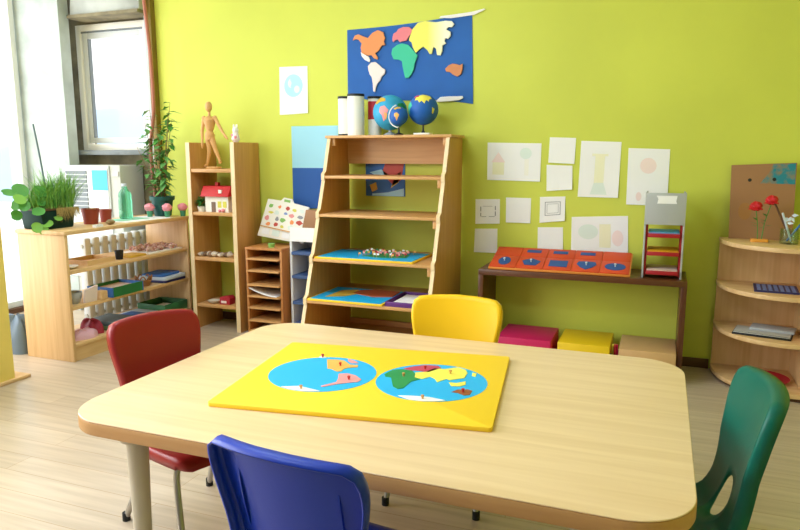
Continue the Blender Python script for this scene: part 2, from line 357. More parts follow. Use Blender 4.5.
def chair(name, label, plastic, loc, rotz, W=.180):
    root = thing(name, label, 'chair', loc, rotz, 'plastic school chairs around the table')
    T = LEN
    half = [(0, 0.0), (.10, .0), (.150, .006), (.172, .03), (.180, .09), (.182, .2), (.178, .30), (.160, .385), (.148, .45), (.150, .51), (.164, .59), (.177, .66), (.179, T - .045), (.171, T - .014), (.152, T - .001), (.08, T + .008), (0, T + .012)]
    k_ = W / .18
    right = [(s_ * k_, t) for s_, t in half]
    outline = [(-s_, t) for s_, t in right[1:-1]][::-1] + [right[0]] + right[1:]
    outline = outline[::-1]
    # resample by angle round the hole centre
    hc = (0, .428); N = 96
    dense = []
    for i in range(len(outline)):
        p0, p1, p2, p3 = [Vector(outline[(i + j) % len(outline)]) for j in (-1, 0, 1, 2)]
        for k in range(10):
            u = k / 10; dense.append(p1.lerp(p2, u) * .5 + .5 * (.5 * ((2 * p1) + (-p0 + p2) * u + (2 * p0 - 5 * p1 + 4 * p2 - p3) * u * u + (-p0 + 3 * p1 - 3 * p2 + p3) * u ** 3)))
    per = [0]
    for i in range(len(dense)): per.append(per[-1] + (dense[(i + 1) % len(dense)] - dense[i]).length)
    ring_o = []; j = 0
    for k in range(N):
        tgt = per[-1] * k / N
        while per[j + 1] < tgt: j += 1
        f = (tgt - per[j]) / (per[j + 1] - per[j]); ring_o.append(dense[j].lerp(dense[(j + 1) % len(dense)], f))
    s = MB(); rows = []
    NR = 16
    for r in range(NR + 1):
        u = (r / NR) ** .8; row = []
        for k in range(N):
            o = ring_o[k]; an = math.atan2((o.y - hc[1]) * .6, o.x - hc[0])
            ip = Vector((.047 * math.cos(an), hc[1] + .062 * math.sin(an)))
            q = ip.lerp(o, u); row.append(s.bm.verts.new(shell_pt(q.x, q.y)))
        rows.append(row)
    for off, out in ((.005, .006), (.016, .009), (.036, .009)):     # rolled rim
        row = []
        for k in range(N):
            o = ring_o[k]; a = ring_o[k - 1]; b = ring_o[(k + 1) % N]; tn = (b - a).normalized(); nm = Vector((tn.y, -tn.x))
            if nm.dot(o - Vector((0, .38))) < 0: nm = -nm
            q = o + nm * out; row.append(s.bm.verts.new(shell_pt(q.x, q.y, off)))
        rows.append(row)
    for A, Bq in zip(rows, rows[1:]):
        for k in range(N): s.face([A[k], A[(k + 1) % N], Bq[(k + 1) % N], Bq[k]])
    sh = s.done('seat_shell', plastic, root, angle=60)
    md = sh.modifiers.new('thickness', 'SOLIDIFY'); md.thickness = .005; md.offset = 0
    # stiffening ribs on the rear of the backrest
    for sx in (-.125, .125):
        rb = MB(); P = []
        for i in range(13):
            t_ = .53 + (T - .07 - .53) * i / 12; hgt = .007 * math.sin(PI * i / 12) ** .5 if 0 < i < 12 else .001
            P.append([shell_pt(sx - .002, t_, .001), shell_pt(sx + .002, t_, .001), shell_pt(sx + .002, t_, hgt + .002), shell_pt(sx - .002, t_, hgt + .002)])
        V = [rb.verts(p) for p in P]
        for A, Bq in zip(V, V[1:]):
            for k in range(4): rb.face([A[k], A[(k + 1) % 4], Bq[(k + 1) % 4], Bq[k]])
        rb.face(V[0]); rb.face(V[-1]); rb.done('rib', plastic, root)
    # tubular legs
    fr = MB(); fr.tube([(-.11, -.10, .308), (.11, -.10, .308)], .010); fr.tube([(-.11, .08, .306), (.11, .08, .306)], .010); fr.box(-.06, .06, -.12, .10, .3165, .322)
    fr.done('under_frame', 'steel', root)
    for sx in (-1, 1):
        for y0, y1 in ((-.10, -.185), (.08, .20)):
            l = MB(); l.tube([(sx * .09, y0, .308), (sx * .118, y0 * .99 + y1 * .01, .302), (sx * .135, y0 * .93 + y1 * .07, .280), (sx * .146, y0 * .8 + y1 * .2, .22), (sx * .172, y1, .012)], .011, 12, 5)
            lo = l.done('leg', 'steel', root)
            MB().cyl((sx * .1725, y1, 0), .014, .03, 14).done('foot_cap', 'rubber', lo)
    return root
chair('plastic_chair', 'red plastic chair with steel legs at the left end of the table', 'red_plastic', (-1.485, 1.835, 0), math.radians(70), .166)
chair('plastic_chair', 'yellow plastic chair on the far side of the table before the open bookcase', 'yellow_plastic', (-.743, 2.375, 0), math.radians(4))
chair('plastic_chair', 'blue plastic chair in the foreground with its ribbed back turned to the viewer', 'blue_plastic', (-.655, 1.335, 0), math.radians(174))
chair('plastic_chair', 'green plastic chair at the right end of the table', 'green_plastic', (.028, 1.865, 0), math.radians(-85))

# ------------------------------------------------------------------ world puzzle map on the table
PL = {'na': [(-.203, .14), (-.171, .147), (-.139, .141), (-.106, .101), (-.078, .104), (-.074, .081), (-.104, .068), (-.114, .053), (-.114, .027), (-.129, .023), (-.154, .044), (-.169, .046)],
      'gr': [(-.134, .168), (-.099, .144), (-.083, .125), (-.109, .119), (-.128, .143)],
      'sa': [(-.114, .001), (-.087, .012), (-.055, -.002), (-.025, -.037), (-.031, -.062), (-.059, -.077), (-.089, -.097), (-.125, -.131), (-.131, -.122), (-.096, -.078), (-.101, -.046)],
      'an': [(-.25, -.155), (-.225, -.148), (-.196, -.138), (-.156, -.152), (-.118, -.166), (-.15, -.176), (-.185, -.176), (-.219, -.17)]}
PR = {'af': [(.032, .031), (.046, .077), (.078, .096), (.113, .086), (.131, .055), (.135, .023), (.156, .011), (.133, -.019), (.127, -.051), (.122, -.083), (.106, -.095), (.087, -.076), (.073, -.033), (.061, .005), (.041, .009)],
      'eu': [(.079, .103), (.11, .134), (.145, .156), (.188, .158), (.202, .137), (.169, .082), (.134, .091), (.102, .089)],
      'as': [(.127, .072), (.157, .084), (.182, .129), (.215, .128), (.255, .157), (.285, .135), (.295, .102), (.291, .051), (.272, .038), (.248, .021), (.237, .03), (.224, .011), (.214, -.008), (.201, .022), (.182, .042), (.161, .012), (.135, .023)],
      'i1': [(.249, .001), (.273, -.002), (.3, .021), (.304, -.01), (.287, -.03), (.262, -.032)], 'i2': [(.31, .111), (.325, .107), (.324, .073), (.312, .078)],
      'au': [(.27, -.086), (.286, -.06), (.315, -.05), (.331, -.061), (.328, -.097), (.312, -.105), (.29, -.088)],
      'an': [(.12, -.150), (.155, -.144), (.184, -.142), (.219, -.143), (.265, -.158), (.235, -.174), (.20, -.179), (.16, -.176)]}
pz = thing('puzzle_map', 'yellow wooden puzzle map with two blue hemispheres lying on the table', 'puzzle map', (-.836, 1.912, .58), math.radians(8))
pz.scale.z = .66
b = MB(); b.prism(rrect(-.408, .416, -.326, .328, .012, 4), 'xy', 0, .020); b.done('board', 'board_yellow', pz, bevel=.002)
for cx in (-.168, .194):
    d = MB(); d.prism(circ(cx, -.002, .176, n=64), 'xy', .0195, .0212); d.done('hemisphere', 'disc_blue', pz)
def piece(P, m, kn=None, km='knob_red', z=.021):
    q = MB(); q.prism(P, 'xy', z, z + .0025); o = q.done('continent', m, pz, bevel=.0006, seg=1)
    if kn:
        k = MB(); k.lathe([(.0035, 0), (.0028, .006), (.0052, .011), (.005, .016), (0, .018)], (kn[0], kn[1], z + .0025), 12); k.done('knob', km, o)
piece(PL['na'], 'piece_orange', (-.136, .085)); piece(PL['gr'], 'piece_pink'); piece(PL['sa'], 'piece_pink', (-.065, -.045)); piece(PL['an'], 'piece_white', (-.182, -.160), 'knob_wood')
piece(circ(-.227, .163, .014, .008, 10), 'piece_white', (-.227, .163), 'knob_red')
piece(PR['af'], 'piece_green', (.098, .025), 'knob_wood'); piece(PR['eu'], 'piece_red', (.151, .115)); piece(PR['as'], 'piece_yellow', (.241, .086), 'knob_wood'); piece(PR['i1'], 'piece_yellow'); piece(PR['i2'], 'piece_yellow')
piece(PR['au'], 'piece_brown', (.305, -.078)); piece(PR['an'], 'piece_white', (.197, -.160), 'knob_wood')

# ------------------------------------------------------------------ low shelf at the left
LX0, LX1, LY0, LY1, LH = -3.81, -3.41, 3.09, 4.26, .835
ls = thing('low_shelf', 'low beech shelf with open back standing before the bright bay at left', 'shelf', (0, 0, 0))
B(LX0, LX1, LY0, LY0 + .022, 0, LH - .025).done('side_panel', 'beech', ls, bevel=.003); B(LX0, LX1, LY1 - .022, LY1, 0, LH - .025).done('side_panel', 'beech', ls, bevel=.003)
B(LX0 - .01, LX1 + .008, LY0 - .006, LY1 + .006, LH - .025, LH).done('top', 'beech_y', ls, bevel=.003)
for z in (.585, .355, .115): B(LX0, LX1 - .003, LY0 + .022, LY1 - .022, z - .024, z).done('shelf_board', 'beech_y', ls, bevel=.003)
B(LX1 - .03, LX1 - .01, LY0 + .022, LY1 - .022, 0, .091).done('plinth', 'beech_y', ls)
def lsitem(o, label, cat, group=None): return tag(o, label, cat, group)
# top of the low shelf
pt = thing('planter', 'dark green trough of bushy grass and broad leaves on the low shelf', 'planter', (-3.685, 3.228, LH))
p = MB(); p.prism([(-.115, 0), (.115, 0), (.135, .12), (-.135, .12)], 'yz', -.09, .09); p.done('trough', 'trough', pt, bevel=.01)
B(-.095, .095, -.125, .125, .118, .128).done('soil', 'soil', pt)
g = MB()
for i in range(620):
    x, y = random.uniform(-.085, .085), random.uniform(-.10, .20); a = random.uniform(0, 2 * PI); L = random.uniform(.12, .31) * (1 if y > -.03 else .7); tl = random.uniform(.1, .75)
    y0 = min(y, .12)
    d = Vector((math.cos(a) * tl, math.sin(a) * tl + (.25 if y > .1 else 0), 1)).normalized(); sd = Vector((-math.sin(a), math.cos(a), 0)) * .0025
    b0 = Vector((x, y0, .125)); b1 = b0 + d * L * .55; b2 = b1 + (d + Vector((math.cos(a), math.sin(a), -.3)) * .5).normalized() * L * .5
    g.mi = 0 if random.random() < .75 else 1
    v = g.verts([b0 - sd, b0 + sd, b1 + sd, b1 - sd, b2]); g.face([v[0], v[1], v[2], v[3]]); g.face([v[3], v[2], v[4]])
g.done('grass', ['leaf_light', 'leaf'], pt, smooth=False)
g = MB()
for i in range(170):      # dry grass hanging over the front rim
    y = random.uniform(-.02, .15); x = .093 + random.uniform(0, .012); L = random.uniform(.04, .10)
    v = g.verts([(x, y - .002, .13), (x, y + .002, .13), (x + .014, y + random.uniform(-.02, .02), .13 - L)]); g.face(v)
for i in range(90):
    a = random.uniform(0, 2 * PI); b0 = Vector((random.uniform(-.08, .1), random.uniform(-.1, .13), .13)); v = g.verts([b0, b0 + Vector((.003, .003, 0)), b0 + Vector((math.cos(a) * .06, math.sin(a) * .06, random.uniform(0, .03)))]); g.face(v)
g.done('dry_grass', 'dry_grass', pt, smooth=False)
g = MB()
for (x, y, z, r) in ((.0, -.19, .25, .05), (-.06, -.14, .22, .045), (.04, -.08, .24, .045), (.09, -.15, .12, .04), (.10, -.10, .04, .035), (.0, -.03, .22, .035), (.06, -.22, .16, .036), (-.02, -.25, .24, .045), (.05, -.24, .20, .04), (.0, -.23, .10, .035), (.08, -.16, .02, .035), (.105, -.02, .07, .028), (-.02, -.21, .16, .035), (.10, -.13, .0, .03), (.06, -.10, .17, .03)):
    g.mi = 0 if random.random() < .5 else 1
    ax = Vector((random.uniform(.2, 1), random.uniform(-.8, .1), random.uniform(.3, 1))).normalized(); u = ax.cross(Vector((0, 0, 1))).normalized(); w = ax.cross(u)
    c = Vector((x, y, z)); ctr = g.bm.verts.new(c - ax * r * .15); ring = g.verts([c + (u * math.cos(k * PI / 7) + w * math.sin(k * PI / 7)) * r * (.82 if k == 0 else 1) for k in range(14)])
    for k in range(14): g.face([ctr, ring[k], ring[(k + 1) % 14]])
g.done('broad_leaves', ['leaf', 'leaf_light'], pt)
g = MB(); g.tube([(-.05, .05, .12), (-.055, .03, .38), (-.065, -.0, .66)], .006, 6, 4); g.done('stake', 'book_dark', pt)
B(-3.435, -3.405, 3.34, 3.40, LH, LH + .016).done('eraser', 'paper').name = 'eraser'
tag(bpy.data.objects['eraser'], 'small white block on the low shelf edge before the grass trough', 'eraser')
def pot(name, label, x, y, z, r0, r1, h, m, soil=True):
    r = thing(name, label, 'pot', (x, y, z))
    q = MB(); q.lathe([(r0, 0), (r1 * .96, h * .78), (r1, h * .78), (r1 * 1.02, h), (r1 * .92, h), (r1 * .9, h * .86), (0, h * .86)], n=28); q.done('pot_body', m, r)
    q = MB(); q.ball((0, 0, h * .87), r1 * .88, 14, 6, .12); q.done('soil', 'soil', r)
    return r
p1 = pot('terracotta_pot', 'larger terracotta pot beside the grass trough', -3.63, 3.52, LH, .045, .058, .105, 'terracotta')
g = MB()
for i in range(40):
    a = random.uniform(0, 2 * PI); r = random.uniform(.0, .045); b0 = Vector((r * math.cos(a), r * math.sin(a), .095)); g.leafquad(b0, (math.cos(a), math.sin(a), random.uniform(.1, .6)), (0, 0, 1), .03, .012)
g.done('dry_leaves', 'dry_grass', p1, smooth=False)
pot('terracotta_pot', 'smaller terracotta pot, nearer the clear bottle', -3.64, 3.665, LH, .034, .042, .088, 'terracotta')
s = MB(); s.ball((0, 0, .018), .028, 14, 8, .62)
for v in s.bm.verts: v.co.x *= .8; v.co.y *= 1.35; v.co += Vector((1, 1, 0)) * .002 * math.sin(v.co.y * 190)
tag(s.done('stone', 'stone', loc=(-3.47, 3.53, LH)), 'brown rounded stone lying on the low shelf edge', 'stone')
for v in bpy.data.objects['stone'].data.vertices: v.co.z = max(v.co.z, 0)
q = MB(); q.mi = 0; q.prism([(-.15, -.24), (.14, -.20), (.15, .22), (-.13, .26)], 'xy', 0, .003); q.mi = 1; q.prism([(-.13, -.18), (.06, -.16), (.05, .10), (-.12, .12)], 'xy', .003, .0036)
tag(q.done('craft_sheet', ['paper', 'sheet_green'], loc=(-3.58, 3.88, LH), rotz=-.08, smooth=False), 'white craft sheet with green print on the low shelf', 'paper')
bt = thing('bottle', 'clear green plastic bottle standing on the craft sheet', 'bottle', (-3.665, 3.885, LH + .0038))
bt.scale = (1.2, 1.2, 1)
MB().lathe([(.036, 0), (.040, .008), (.040, .05), (.037, .06), (.040, .07), (.040, .13), (.036, .15), (.040, .165), (.034, .19), (.016, .22), (.0145, .235)], n=24).done('bottle_body', 'bottle', bt)
MB().cyl((0, 0, .235), .017, .02, 18).done('cap', 'cloth_white', bt)
poms = []
for i, (x, y, lb) in enumerate(((-3.60, 4.06, 'pink pompom flower in a green cup, nearest the clear bottle'), (-3.47, 4.10, 'pink pompom flower in a green cup before the dark green plant pot'), (-3.43, 4.228, 'pink pompom flower in a green cup beside the tall shelf'))):
    if i == 0:
        r = thing('pompom_flower', lb, 'craft flower', (x, y, LH + .004), 0, 'pink pompom flowers on the low shelf')
        MB().lathe([(.018, 0), (.023, .045), (.020, .045), (.017, .01), (0, .01)], n=18).done('cup', 'pom_cup', r)
        q = MB(); q.ball((0, 0, .070), .036, 22, 14, .8)
        for v in q.bm.verts: v.co += (v.co - Vector((0, 0, .070))) * random.uniform(-.08, .14)
        q.done('pompom', 'pom_pink', r); poms.append(r)
    else:
        c = copy_tree(poms[0]); c.location = (x, y, LH + (.004 if i < 2 else 0)); c['label'] = lb
fp = thing('potted_ficus', 'leafy ficus in a dark green pot at the end of the low shelf', 'potted plant', (-3.575, 4.175, LH))
fp.location.z = LH + .004
MB().lathe([(.062, 0), (.080, .12), (.092, .12), (.094, .15), (.086, .15), (.078, .11), (0, .11)], n=30).done('pot_body', 'pot_green', fp)
MB().cyl((0, 0, .112), .078, .006, 24).done('soil', 'soil', fp)
g = MB(); lf = MB()
for k in range(8):
    a = k * 2 * PI / 8 + .3; L = (.62, .75, .5, .7, .42, .6, .55, .68)[k]; sp = (.12, .16, .18, .10, .2, .16, .2, .14)[k]
    P = [(math.cos(a) * .02, math.sin(a) * .01, .10), (math.cos(a) * sp * .5, math.sin(a) * sp * .22, .10 + L * .5), (math.cos(a) * sp, math.sin(a) * sp * .4, .10 + L)]
    g.tube(P, [.004, .003, .0015], 6, 5)
    for i in range(24):
        t_ = .15 + .85 * i / 23; p0, p1, p2 = map(Vector, P); q = p0 * (1 - t_) ** 2 + p1 * 2 * t_ * (1 - t_) + p2 * t_ ** 2
        an = random.uniform(0, 2 * PI); lf.mi = 0 if random.random() < .6 else 1
        dd = Vector((math.cos(an), min(math.sin(an), .3) , random.uniform(-.6, .25)))
        lf.leafquad(q, dd, (0, 0, 1), random.uniform(.065, .115), random.uniform(.034, .054))
g.done('stem', 'stem_brown', fp); lf.done('foliage', ['leaf_ficus', 'leaf'], fp, smooth=False)
q = MB(); q.tube([(-.06, .0, .1), (-.10, .02, .5), (-.05, .02, .8), (-.05, .02, 1.16), (-.07, .02, 1.45), (-.09, .02, 1.70)], .0135, 10, 6); q.done('cane', 'cane', fp)
# top shelf board contents (z=.585)
Z = .585
q = MB(); q.lathe([(.03, 0), (.06, .012), (.062, .018), (.03, .008), (0, .008)], (-3.50, 3.18, Z), 24); tag(q.done('dish', 'cream'), 'shallow white dish at the near end of the upper board of the low shelf', 'dish')
wt = thing('wooden_tray', 'small shallow wooden tray on the upper board of the low shelf', 'tray', (-3.57, 3.43, Z))
MB().box(-.10, .10, -.12, .12, 0, .008).done('tray_base', 'beech_y', wt)
q = MB(); q.box(-.10, -.09, -.12, .12, .008, .032); q.box(.09, .10, -.12, .12, .008, .032); q.box(-.09, .09, -.12, -.11, .008, .032); q.box(-.09, .09, .11, .12, .008, .032); q.done('rim', 'beech_y', wt)
q = MB(); q.lathe([(.024, 0), (.03, .062), (.026, .062), (.022, .01), (0, .01)], (-3.49, 3.61, Z), 20); tag(q.done('cup', 'black'), 'small black cup on the upper board of the low shelf', 'cup')
q = MB(); q.prism(rrect(-.07, .07, -.08, .08, .01), 'xy', 0, .014); tag(q.done('tile', 'map_gold', loc=(-3.52, 3.755, Z), bevel=.002), 'mustard yellow flat board beside the black cup', 'board')
tr = thing('pebble_tray', 'pale tray heaped with pink pebbles on the upper board of the low shelf', 'tray', (-3.56, 4.03, Z))
q = MB(); q.box(-.12, .12, -.18, .185, 0, .012); q.done('tray_base', 'cream', tr, bevel=.002)
q = MB()
for i in range(170):
    q.mi = random.choice((0, 0, 0, 1)); q.ball((random.uniform(-.10, .10), random.uniform(-.16, .165), .018 + random.uniform(0, .028)), random.uniform(.009, .016), 7, 4, .7)
q.done('pebbles', ['pebble', 'pebble_b'], tr, kind='stuff')
# middle board contents (z=.355)
Z = .355
q = MB(); q.lathe([(.035, 0), (.055, .04), (.058, .075), (.053, .075), (.05, .04), (.03, .008), (0, .008)], (-3.50, 3.20, Z), 26); tag(q.done('bowl', 'grey_card'), 'grey metal bowl at the near end of the middle board of the low shelf', 'bowl')
q = MB(); q.prism([(-.05, 0), (.05, 0), (.05, .105), (-.05, .085)], 'yz', -.008, .008, Matrix.Rotation(.15, 4, 'Y')); o = q.done('card', 'pale_pink', loc=(-3.435, 3.275, Z + .002)); tag(o, 'pale pink upright card on the middle board of the low shelf', 'card')
q = MB(); q.box(-.03, .03, -.028, .028, 0, .055); tag(q.done('wooden_block', 'beech_x', loc=(-3.44, 3.375, Z), bevel=.003), 'small wooden block beside the pale pink card', 'block')
bx = thing('open_box', 'blue and green open box with grey lining on the middle board', 'box', (-3.50, 3.57, Z))
q = MB(); q.mi = 0; q.box(-.11, .11, -.145, -.135, 0, .065); q.box(-.11, .11, .135, .145, 0, .065); q.mi = 1; q.box(.10, .11, -.135, .135, 0, .065); q.box(-.11, -.10, -.135, .135, 0, .065); q.mi = 2; q.box(-.10, .10, -.135, .135, 0, .01); q.done('box_sides', ['cloth_blue', 'green_box', 'grey_card'], bx, smooth=False)
q = MB(); q.box(-.095, .095, -.13, .13, .01, .045); q.done('paper_stack', 'pale_pink', bx)
bk = thing('basket', 'small brown wicker basket with scalloped rim on the middle board', 'basket', (-3.50, 3.84, Z))
q = MB()
for z, r in ((.006, .036), (.018, .041), (.030, .046), (.042, .052)):
    q.tube([(r * math.cos(a * PI / 12), r * math.sin(a * PI / 12), z) for a in range(25)], .0068, 6)
for k in range(7):
    a = k * 2 * PI / 7; q.tube([((.054 + .006 * math.sin(PI * j / 6)) * math.cos(a + (j - 3) * .13), (.054 + .006 * math.sin(PI * j / 6)) * math.sin(a + (j - 3) * .13), .044 + .03 * math.sin(PI * j / 6)) for j in range(7)], .005, 6)
q.cyl((0, 0, 0), .04, .008); q.done('wicker', 'basket', bk)
MB().ball((0, 0, .05), .036, 16, 8, .7).done('filling', 'cloth_white', bk)
for i, (z, m, lb) in enumerate(((0, 'navy', 'navy folded cloth at the bottom of the cloth pile on the low shelf'), (.018, 'cloth_white', 'white folded cloth in the middle of the cloth pile on the low shelf'), (.044, 'cloth_blue', 'blue folded cloth on top of the cloth pile on the low shelf'))):
    q = MB(); hh = (.018, .026, .016)[i]; k = (0, 0, .03)[i]
    q.prism(rrect(-.13 + k, .13 - k, -.13, .13 - k, .03), 'xy', 0, hh); tag(q.done('folded_cloth', m, loc=(-3.54, 4.085, Z + z), bevel=.006, rotz=.05 * i), lb, 'cloth', 'folded cloths on the middle board')
# bottom board contents (z=.115)
Z = .115
def soft(name, m, x, y, z, sx, sy, h, label, cat, seed=0, group=None, floor_=True):
    rnd = random.Random(seed); ph = [rnd.uniform(0, 6) for _ in range(6)]; q = MB()
    def fn(u, t):
        a = u * 2 * PI; b = t * PI / 2 if floor_ else t * PI
        return (math.cos(a) * math.cos(b) * sx * (1 + .12 * math.sin(3 * a + ph[0])), math.sin(a) * math.cos(b) * sy * (1 + .1 * math.sin(4 * a + ph[1])), h * max(0, math.sin(b)) ** .6 * (1 + .22 * math.sin(5 * a + ph[2]) * math.cos(b)))
    V = q.grid(fn, 36, 8); q.face([V[i][0] for i in range(36)])
    bmesh.ops.remove_doubles(q.bm, verts=q.bm.verts, dist=.0005)
    return tag(q.done(name, m, loc=(x, y, z)), label, cat, group)
soft('cloth_bundle', 'cloth_pink', -3.50, 3.255, Z, .07, .105, .055, 'pale pink cloth bundle at the near end of the bottom board', 'cloth', 1)
soft('cloth_bundle', 'maroon', -3.545, 3.37, Z + .0, .09, .05, .095, 'maroon cloth bundle on the bottom board behind the pink one', 'cloth', 2)
for i, (y, w, h, m, lb) in enumerate(((3.56, .115, .028, 'book_green', 'olive green book lowest in the pile on the bottom board'), (3.56, .11, .03, 'book_dark', 'grey blue book topmost in the pile on the bottom board'))):
    q = MB(); q.box(-.12, .12, -w, w, 0, h); q2 = tag(q.done('book', m, loc=(-3.55, y, Z + i * .028), bevel=.003, rotz=.06 * i), lb, 'book', 'books on the bottom board')
q = MB(); q.mi = 0; q.box(-.13, .13, -.12, .12, 0, .030); q.mi = 1; q.box(-.10, .11, -.10, .03, .030, .032); tag(q.done('binder', ['cloth_white', 'cloth_blue'], loc=(-3.55, 3.83, Z), bevel=.003), 'white and blue binder lying on the bottom board', 'binder')
gt = thing('green_tray', 'dark green tray holding a white paper at the far end of the bottom board', 'tray', (-3.555, 4.09, Z))
q = MB(); q.box(-.13, .13, -.13, .13, 0, .01); q.box(-.13, -.12, -.13, .13, .01, .07); q.box(.12, .13, -.13, .13, .01, .07); q.box(-.12, .12, -.13, -.12, .01, .07); q.box(-.12, .12, .12, .13, .01, .07); q.done('tray_body', 'green_tray', gt, bevel=.002)
q = MB(); q.box(-.08, .10, -.07, .10, 0, .02); tag(q.done('paper_stack', 'paper', loc=(-3.555, 4.09, Z + .010)), 'white paper stack lying in the dark green tray', 'paper')
# air conditioner and radiator behind the low shelf
ac = thing('air_conditioner', 'white cabinet air conditioner below the back window', 'air conditioner', (-4.32, 4.345, 0))
q = MB(); q.mi = 0; q.box(-.28, .30, -.12, .14, .02, 1.22); q.done('cabinet', 'ac_grey', ac, bevel=.008)
B(-.275, .20, -.135, -.12, .30, 1.215).done('front_panel', 'ac_white', ac, bevel=.004)
q = MB()
for k in range(9): q.box(-.25, -.03, -.143, -.135, .86 + k * .036, .886 + k * .036)
gr = q.done('grille', 'vent_grey', ac)
B(-.02, .19, -.142, -.135, .80, 1.2).done('door', 'ac_white', ac, bevel=.003)
q = MB(); q.box(.03, .188, -.1435, -.142, 1.02, 1.18); o = q.done('sticker', 'sticker', ac); o['label'] = 'light blue sticker'
B(.22, .29, -.128, -.12, 1.13, 1.17).done('display', 'laptop_grey', ac)
rd = thing('radiator', 'white column radiator standing behind the low shelf', 'radiator', (-3.93, 4.03, 0))
for k in range(8):
    q = MB(); y = -.33 + k * .085; q.box(-.033, .033, y + .008, y + .068, .08, .70); q.done('column', 'ac_white', rd, bevel=.015)
for z in (.12, .64): MB().tube([(0, -.33, z), (0, .35, z)], .015).done('pipe', 'ac_grey', rd)
for y in (-.28, .29): B(-.03, .03, y - .02, y + .02, 0, .085).done('foot', 'ac_grey', rd)
soft('bag', 'bag', -3.99, 3.17, 0, .14, .10, .24, 'grey blue bag on the floor behind the low shelf', 'bag', 5)

# ------------------------------------------------------------------ tall narrow shelf
tl = thing('tall_shelf', 'tall narrow tan shelf without a top, below the earth drawing', 'shelf', (-3.262, 4.085, 0))
for x in (0, .385): B(x, x + .035, 0, .315, 0, 1.39).done('side_panel', 'tan', tl, bevel=.002)
for x in (0, .385):
    o = B(x + .001, x + .034, -.002, .001, 0, 1.39).done('edge_strip', 'edge', tl); o['label'] = 'pale front edge'
for z in (1.20, .885, .55, .195): B(.035, .385, .004, .26, z - .025, z).done('shelf_board', 'tan_x', tl, bevel=.002)
# artist's manikin
def limb(q, pts, r): q.tube(pts, r, 12, 4)
mk = thing('wooden_manikin', 'jointed wooden artist manikin with one arm out on the tall shelf', 'manikin', (-3.105, 4.20, 1.20))
mk.scale = (1.1, 1.1, 1.1)
q = MB(); q.lathe([(.05, 0), (.052, .006), (.048, .014), (0, .014)], n=28); q.done('base', 'manikin', mk)
q = MB(); q.tube([(-.02, 0, .19), (-.022, 0, .225), (-.02, 0, .25), (-.018, 0, .275), (-.018, 0, .32), (-.018, 0, .345)], [.030, .034, .022, .03, .043, .02], 16, 4); q.tube([(-.018, 0, .345), (-.018, 0, .375)], .009); q.done('torso', 'manikin', mk)
q = MB(); q.ball((-.018, -.004, .408), .024, 16, 12, 1.45); q.done('head', 'manikin', mk)
for sgn, P in ((-1, [(-.062, 0, .335), (-.078, -.004, .25), (-.07, -.02, .165), (-.068, -.024, .135)]), (1, [(.026, 0, .335), (.070, -.004, .265), (.108, -.01, .215), (.128, -.012, .195)])):
    q = MB(); q.ball(P[0], .015); q.tube(P[:2], [.014, .010], 12); q.ball(P[1], .0115); q.tube(P[1:3], [.011, .007], 12); q.tube(P[2:], [.011, .005], 10); q.done('arm', 'manikin', mk)
for P in ([(-.035, 0, .20), (-.03, 0, .11), (-.052, 0, .026), (-.058, -.02, .016)], [(-.005, 0, .20), (.022, 0, .12), (.055, 0, .045), (.066, -.025, .04)]):
    q = MB(); q.ball(P[0], .02); q.tube(P[:2], [.021, .013], 12); q.ball(P[1], .0145); q.tube(P[1:3], [.015, .008], 12); q.tube(P[2:], [.010, .008], 10); q.done('leg', 'manikin', mk)
# pink figurine
fg = thing('figurine', 'small white and pink figurine standing on top of the tall shelf', 'figurine', (-2.862, 4.14, 1.39))
MB().lathe([(.016, 0), (.030, .02), (.024, .05), (.018, .07), (.0, .075)], n=18).done('body', 'pale_pink', fg)
q = MB(); q.ball((0, 0, .085), .022, 16, 10, 1.1); q.done('head', 'cream', fg)
q = MB(); q.ball((-.012, 0, .112), .008, 8, 6, 2); q.ball((.012, 0, .112), .008, 8, 6, 2); q.done('ears', 'cream', fg)
q = MB(); q.ball((.012, -.022, .035), .012, 10, 6); q.ball((-.016, -.018, .05), .010, 10, 6); q.done('pink_patch', 'pom_pink', fg)
# doll house
dh = thing('toy_house', 'white toy house with a red roof on the tall shelf', 'toy house', (-3.035, 4.19, .885))
q = MB(); q.box(-.10, .10, -.07, .07, 0, .115); q.done('walls', 'cream', dh)
q = MB(); q.prism([(-.095, .115), (.095, .115), (.055, .19), (-.055, .19)], 'yz', -.125, .115); q.done('roof', 'roof_red', dh, bevel=.003)
B(-.06, -.035, .0, .03, .15, .215).done('chimney', 'roof_red', dh); B(-.045, -.01, -.073, -.069, .0, .075).done('door', 'shell_b', dh)
q = MB(); q.box(.01, .04, -.073, -.069, .035, .08); q.box(.055, .085, -.073, -.069, .035, .08); q.done('windows', 'pic_yellow', dh)
B(.03, .055, -.087, -.06, .14, .165).done('skylight', 'cream', dh)
q = MB(); q.ball((.06, -.08, .016), .014, 10, 6); q.ball((.03, -.08, .012), .011, 10, 6); q.done('flowers', 'pom_pink', dh)
sp = thing('potted_plant', 'tiny green potted plant beside the toy house on the tall shelf', 'potted plant', (-3.185, 4.14, .885))
sp.scale = (1.35, 1.3, 1.35)
MB().lathe([(.018, 0), (.024, .03), (.02, .03), (0, .026)], n=16).done('pot_body', 'cream', sp)
q = MB()
for i in range(70):
    a = random.uniform(0, 2 * PI); q.leafquad((.004 * math.cos(a), .004 * math.sin(a), .03 + random.uniform(0, .035)), (math.cos(a), math.sin(a), random.uniform(-.2, .8)), (0, 0, 1), .038, .016)
q.done('foliage', 'leaf', sp, smooth=False)
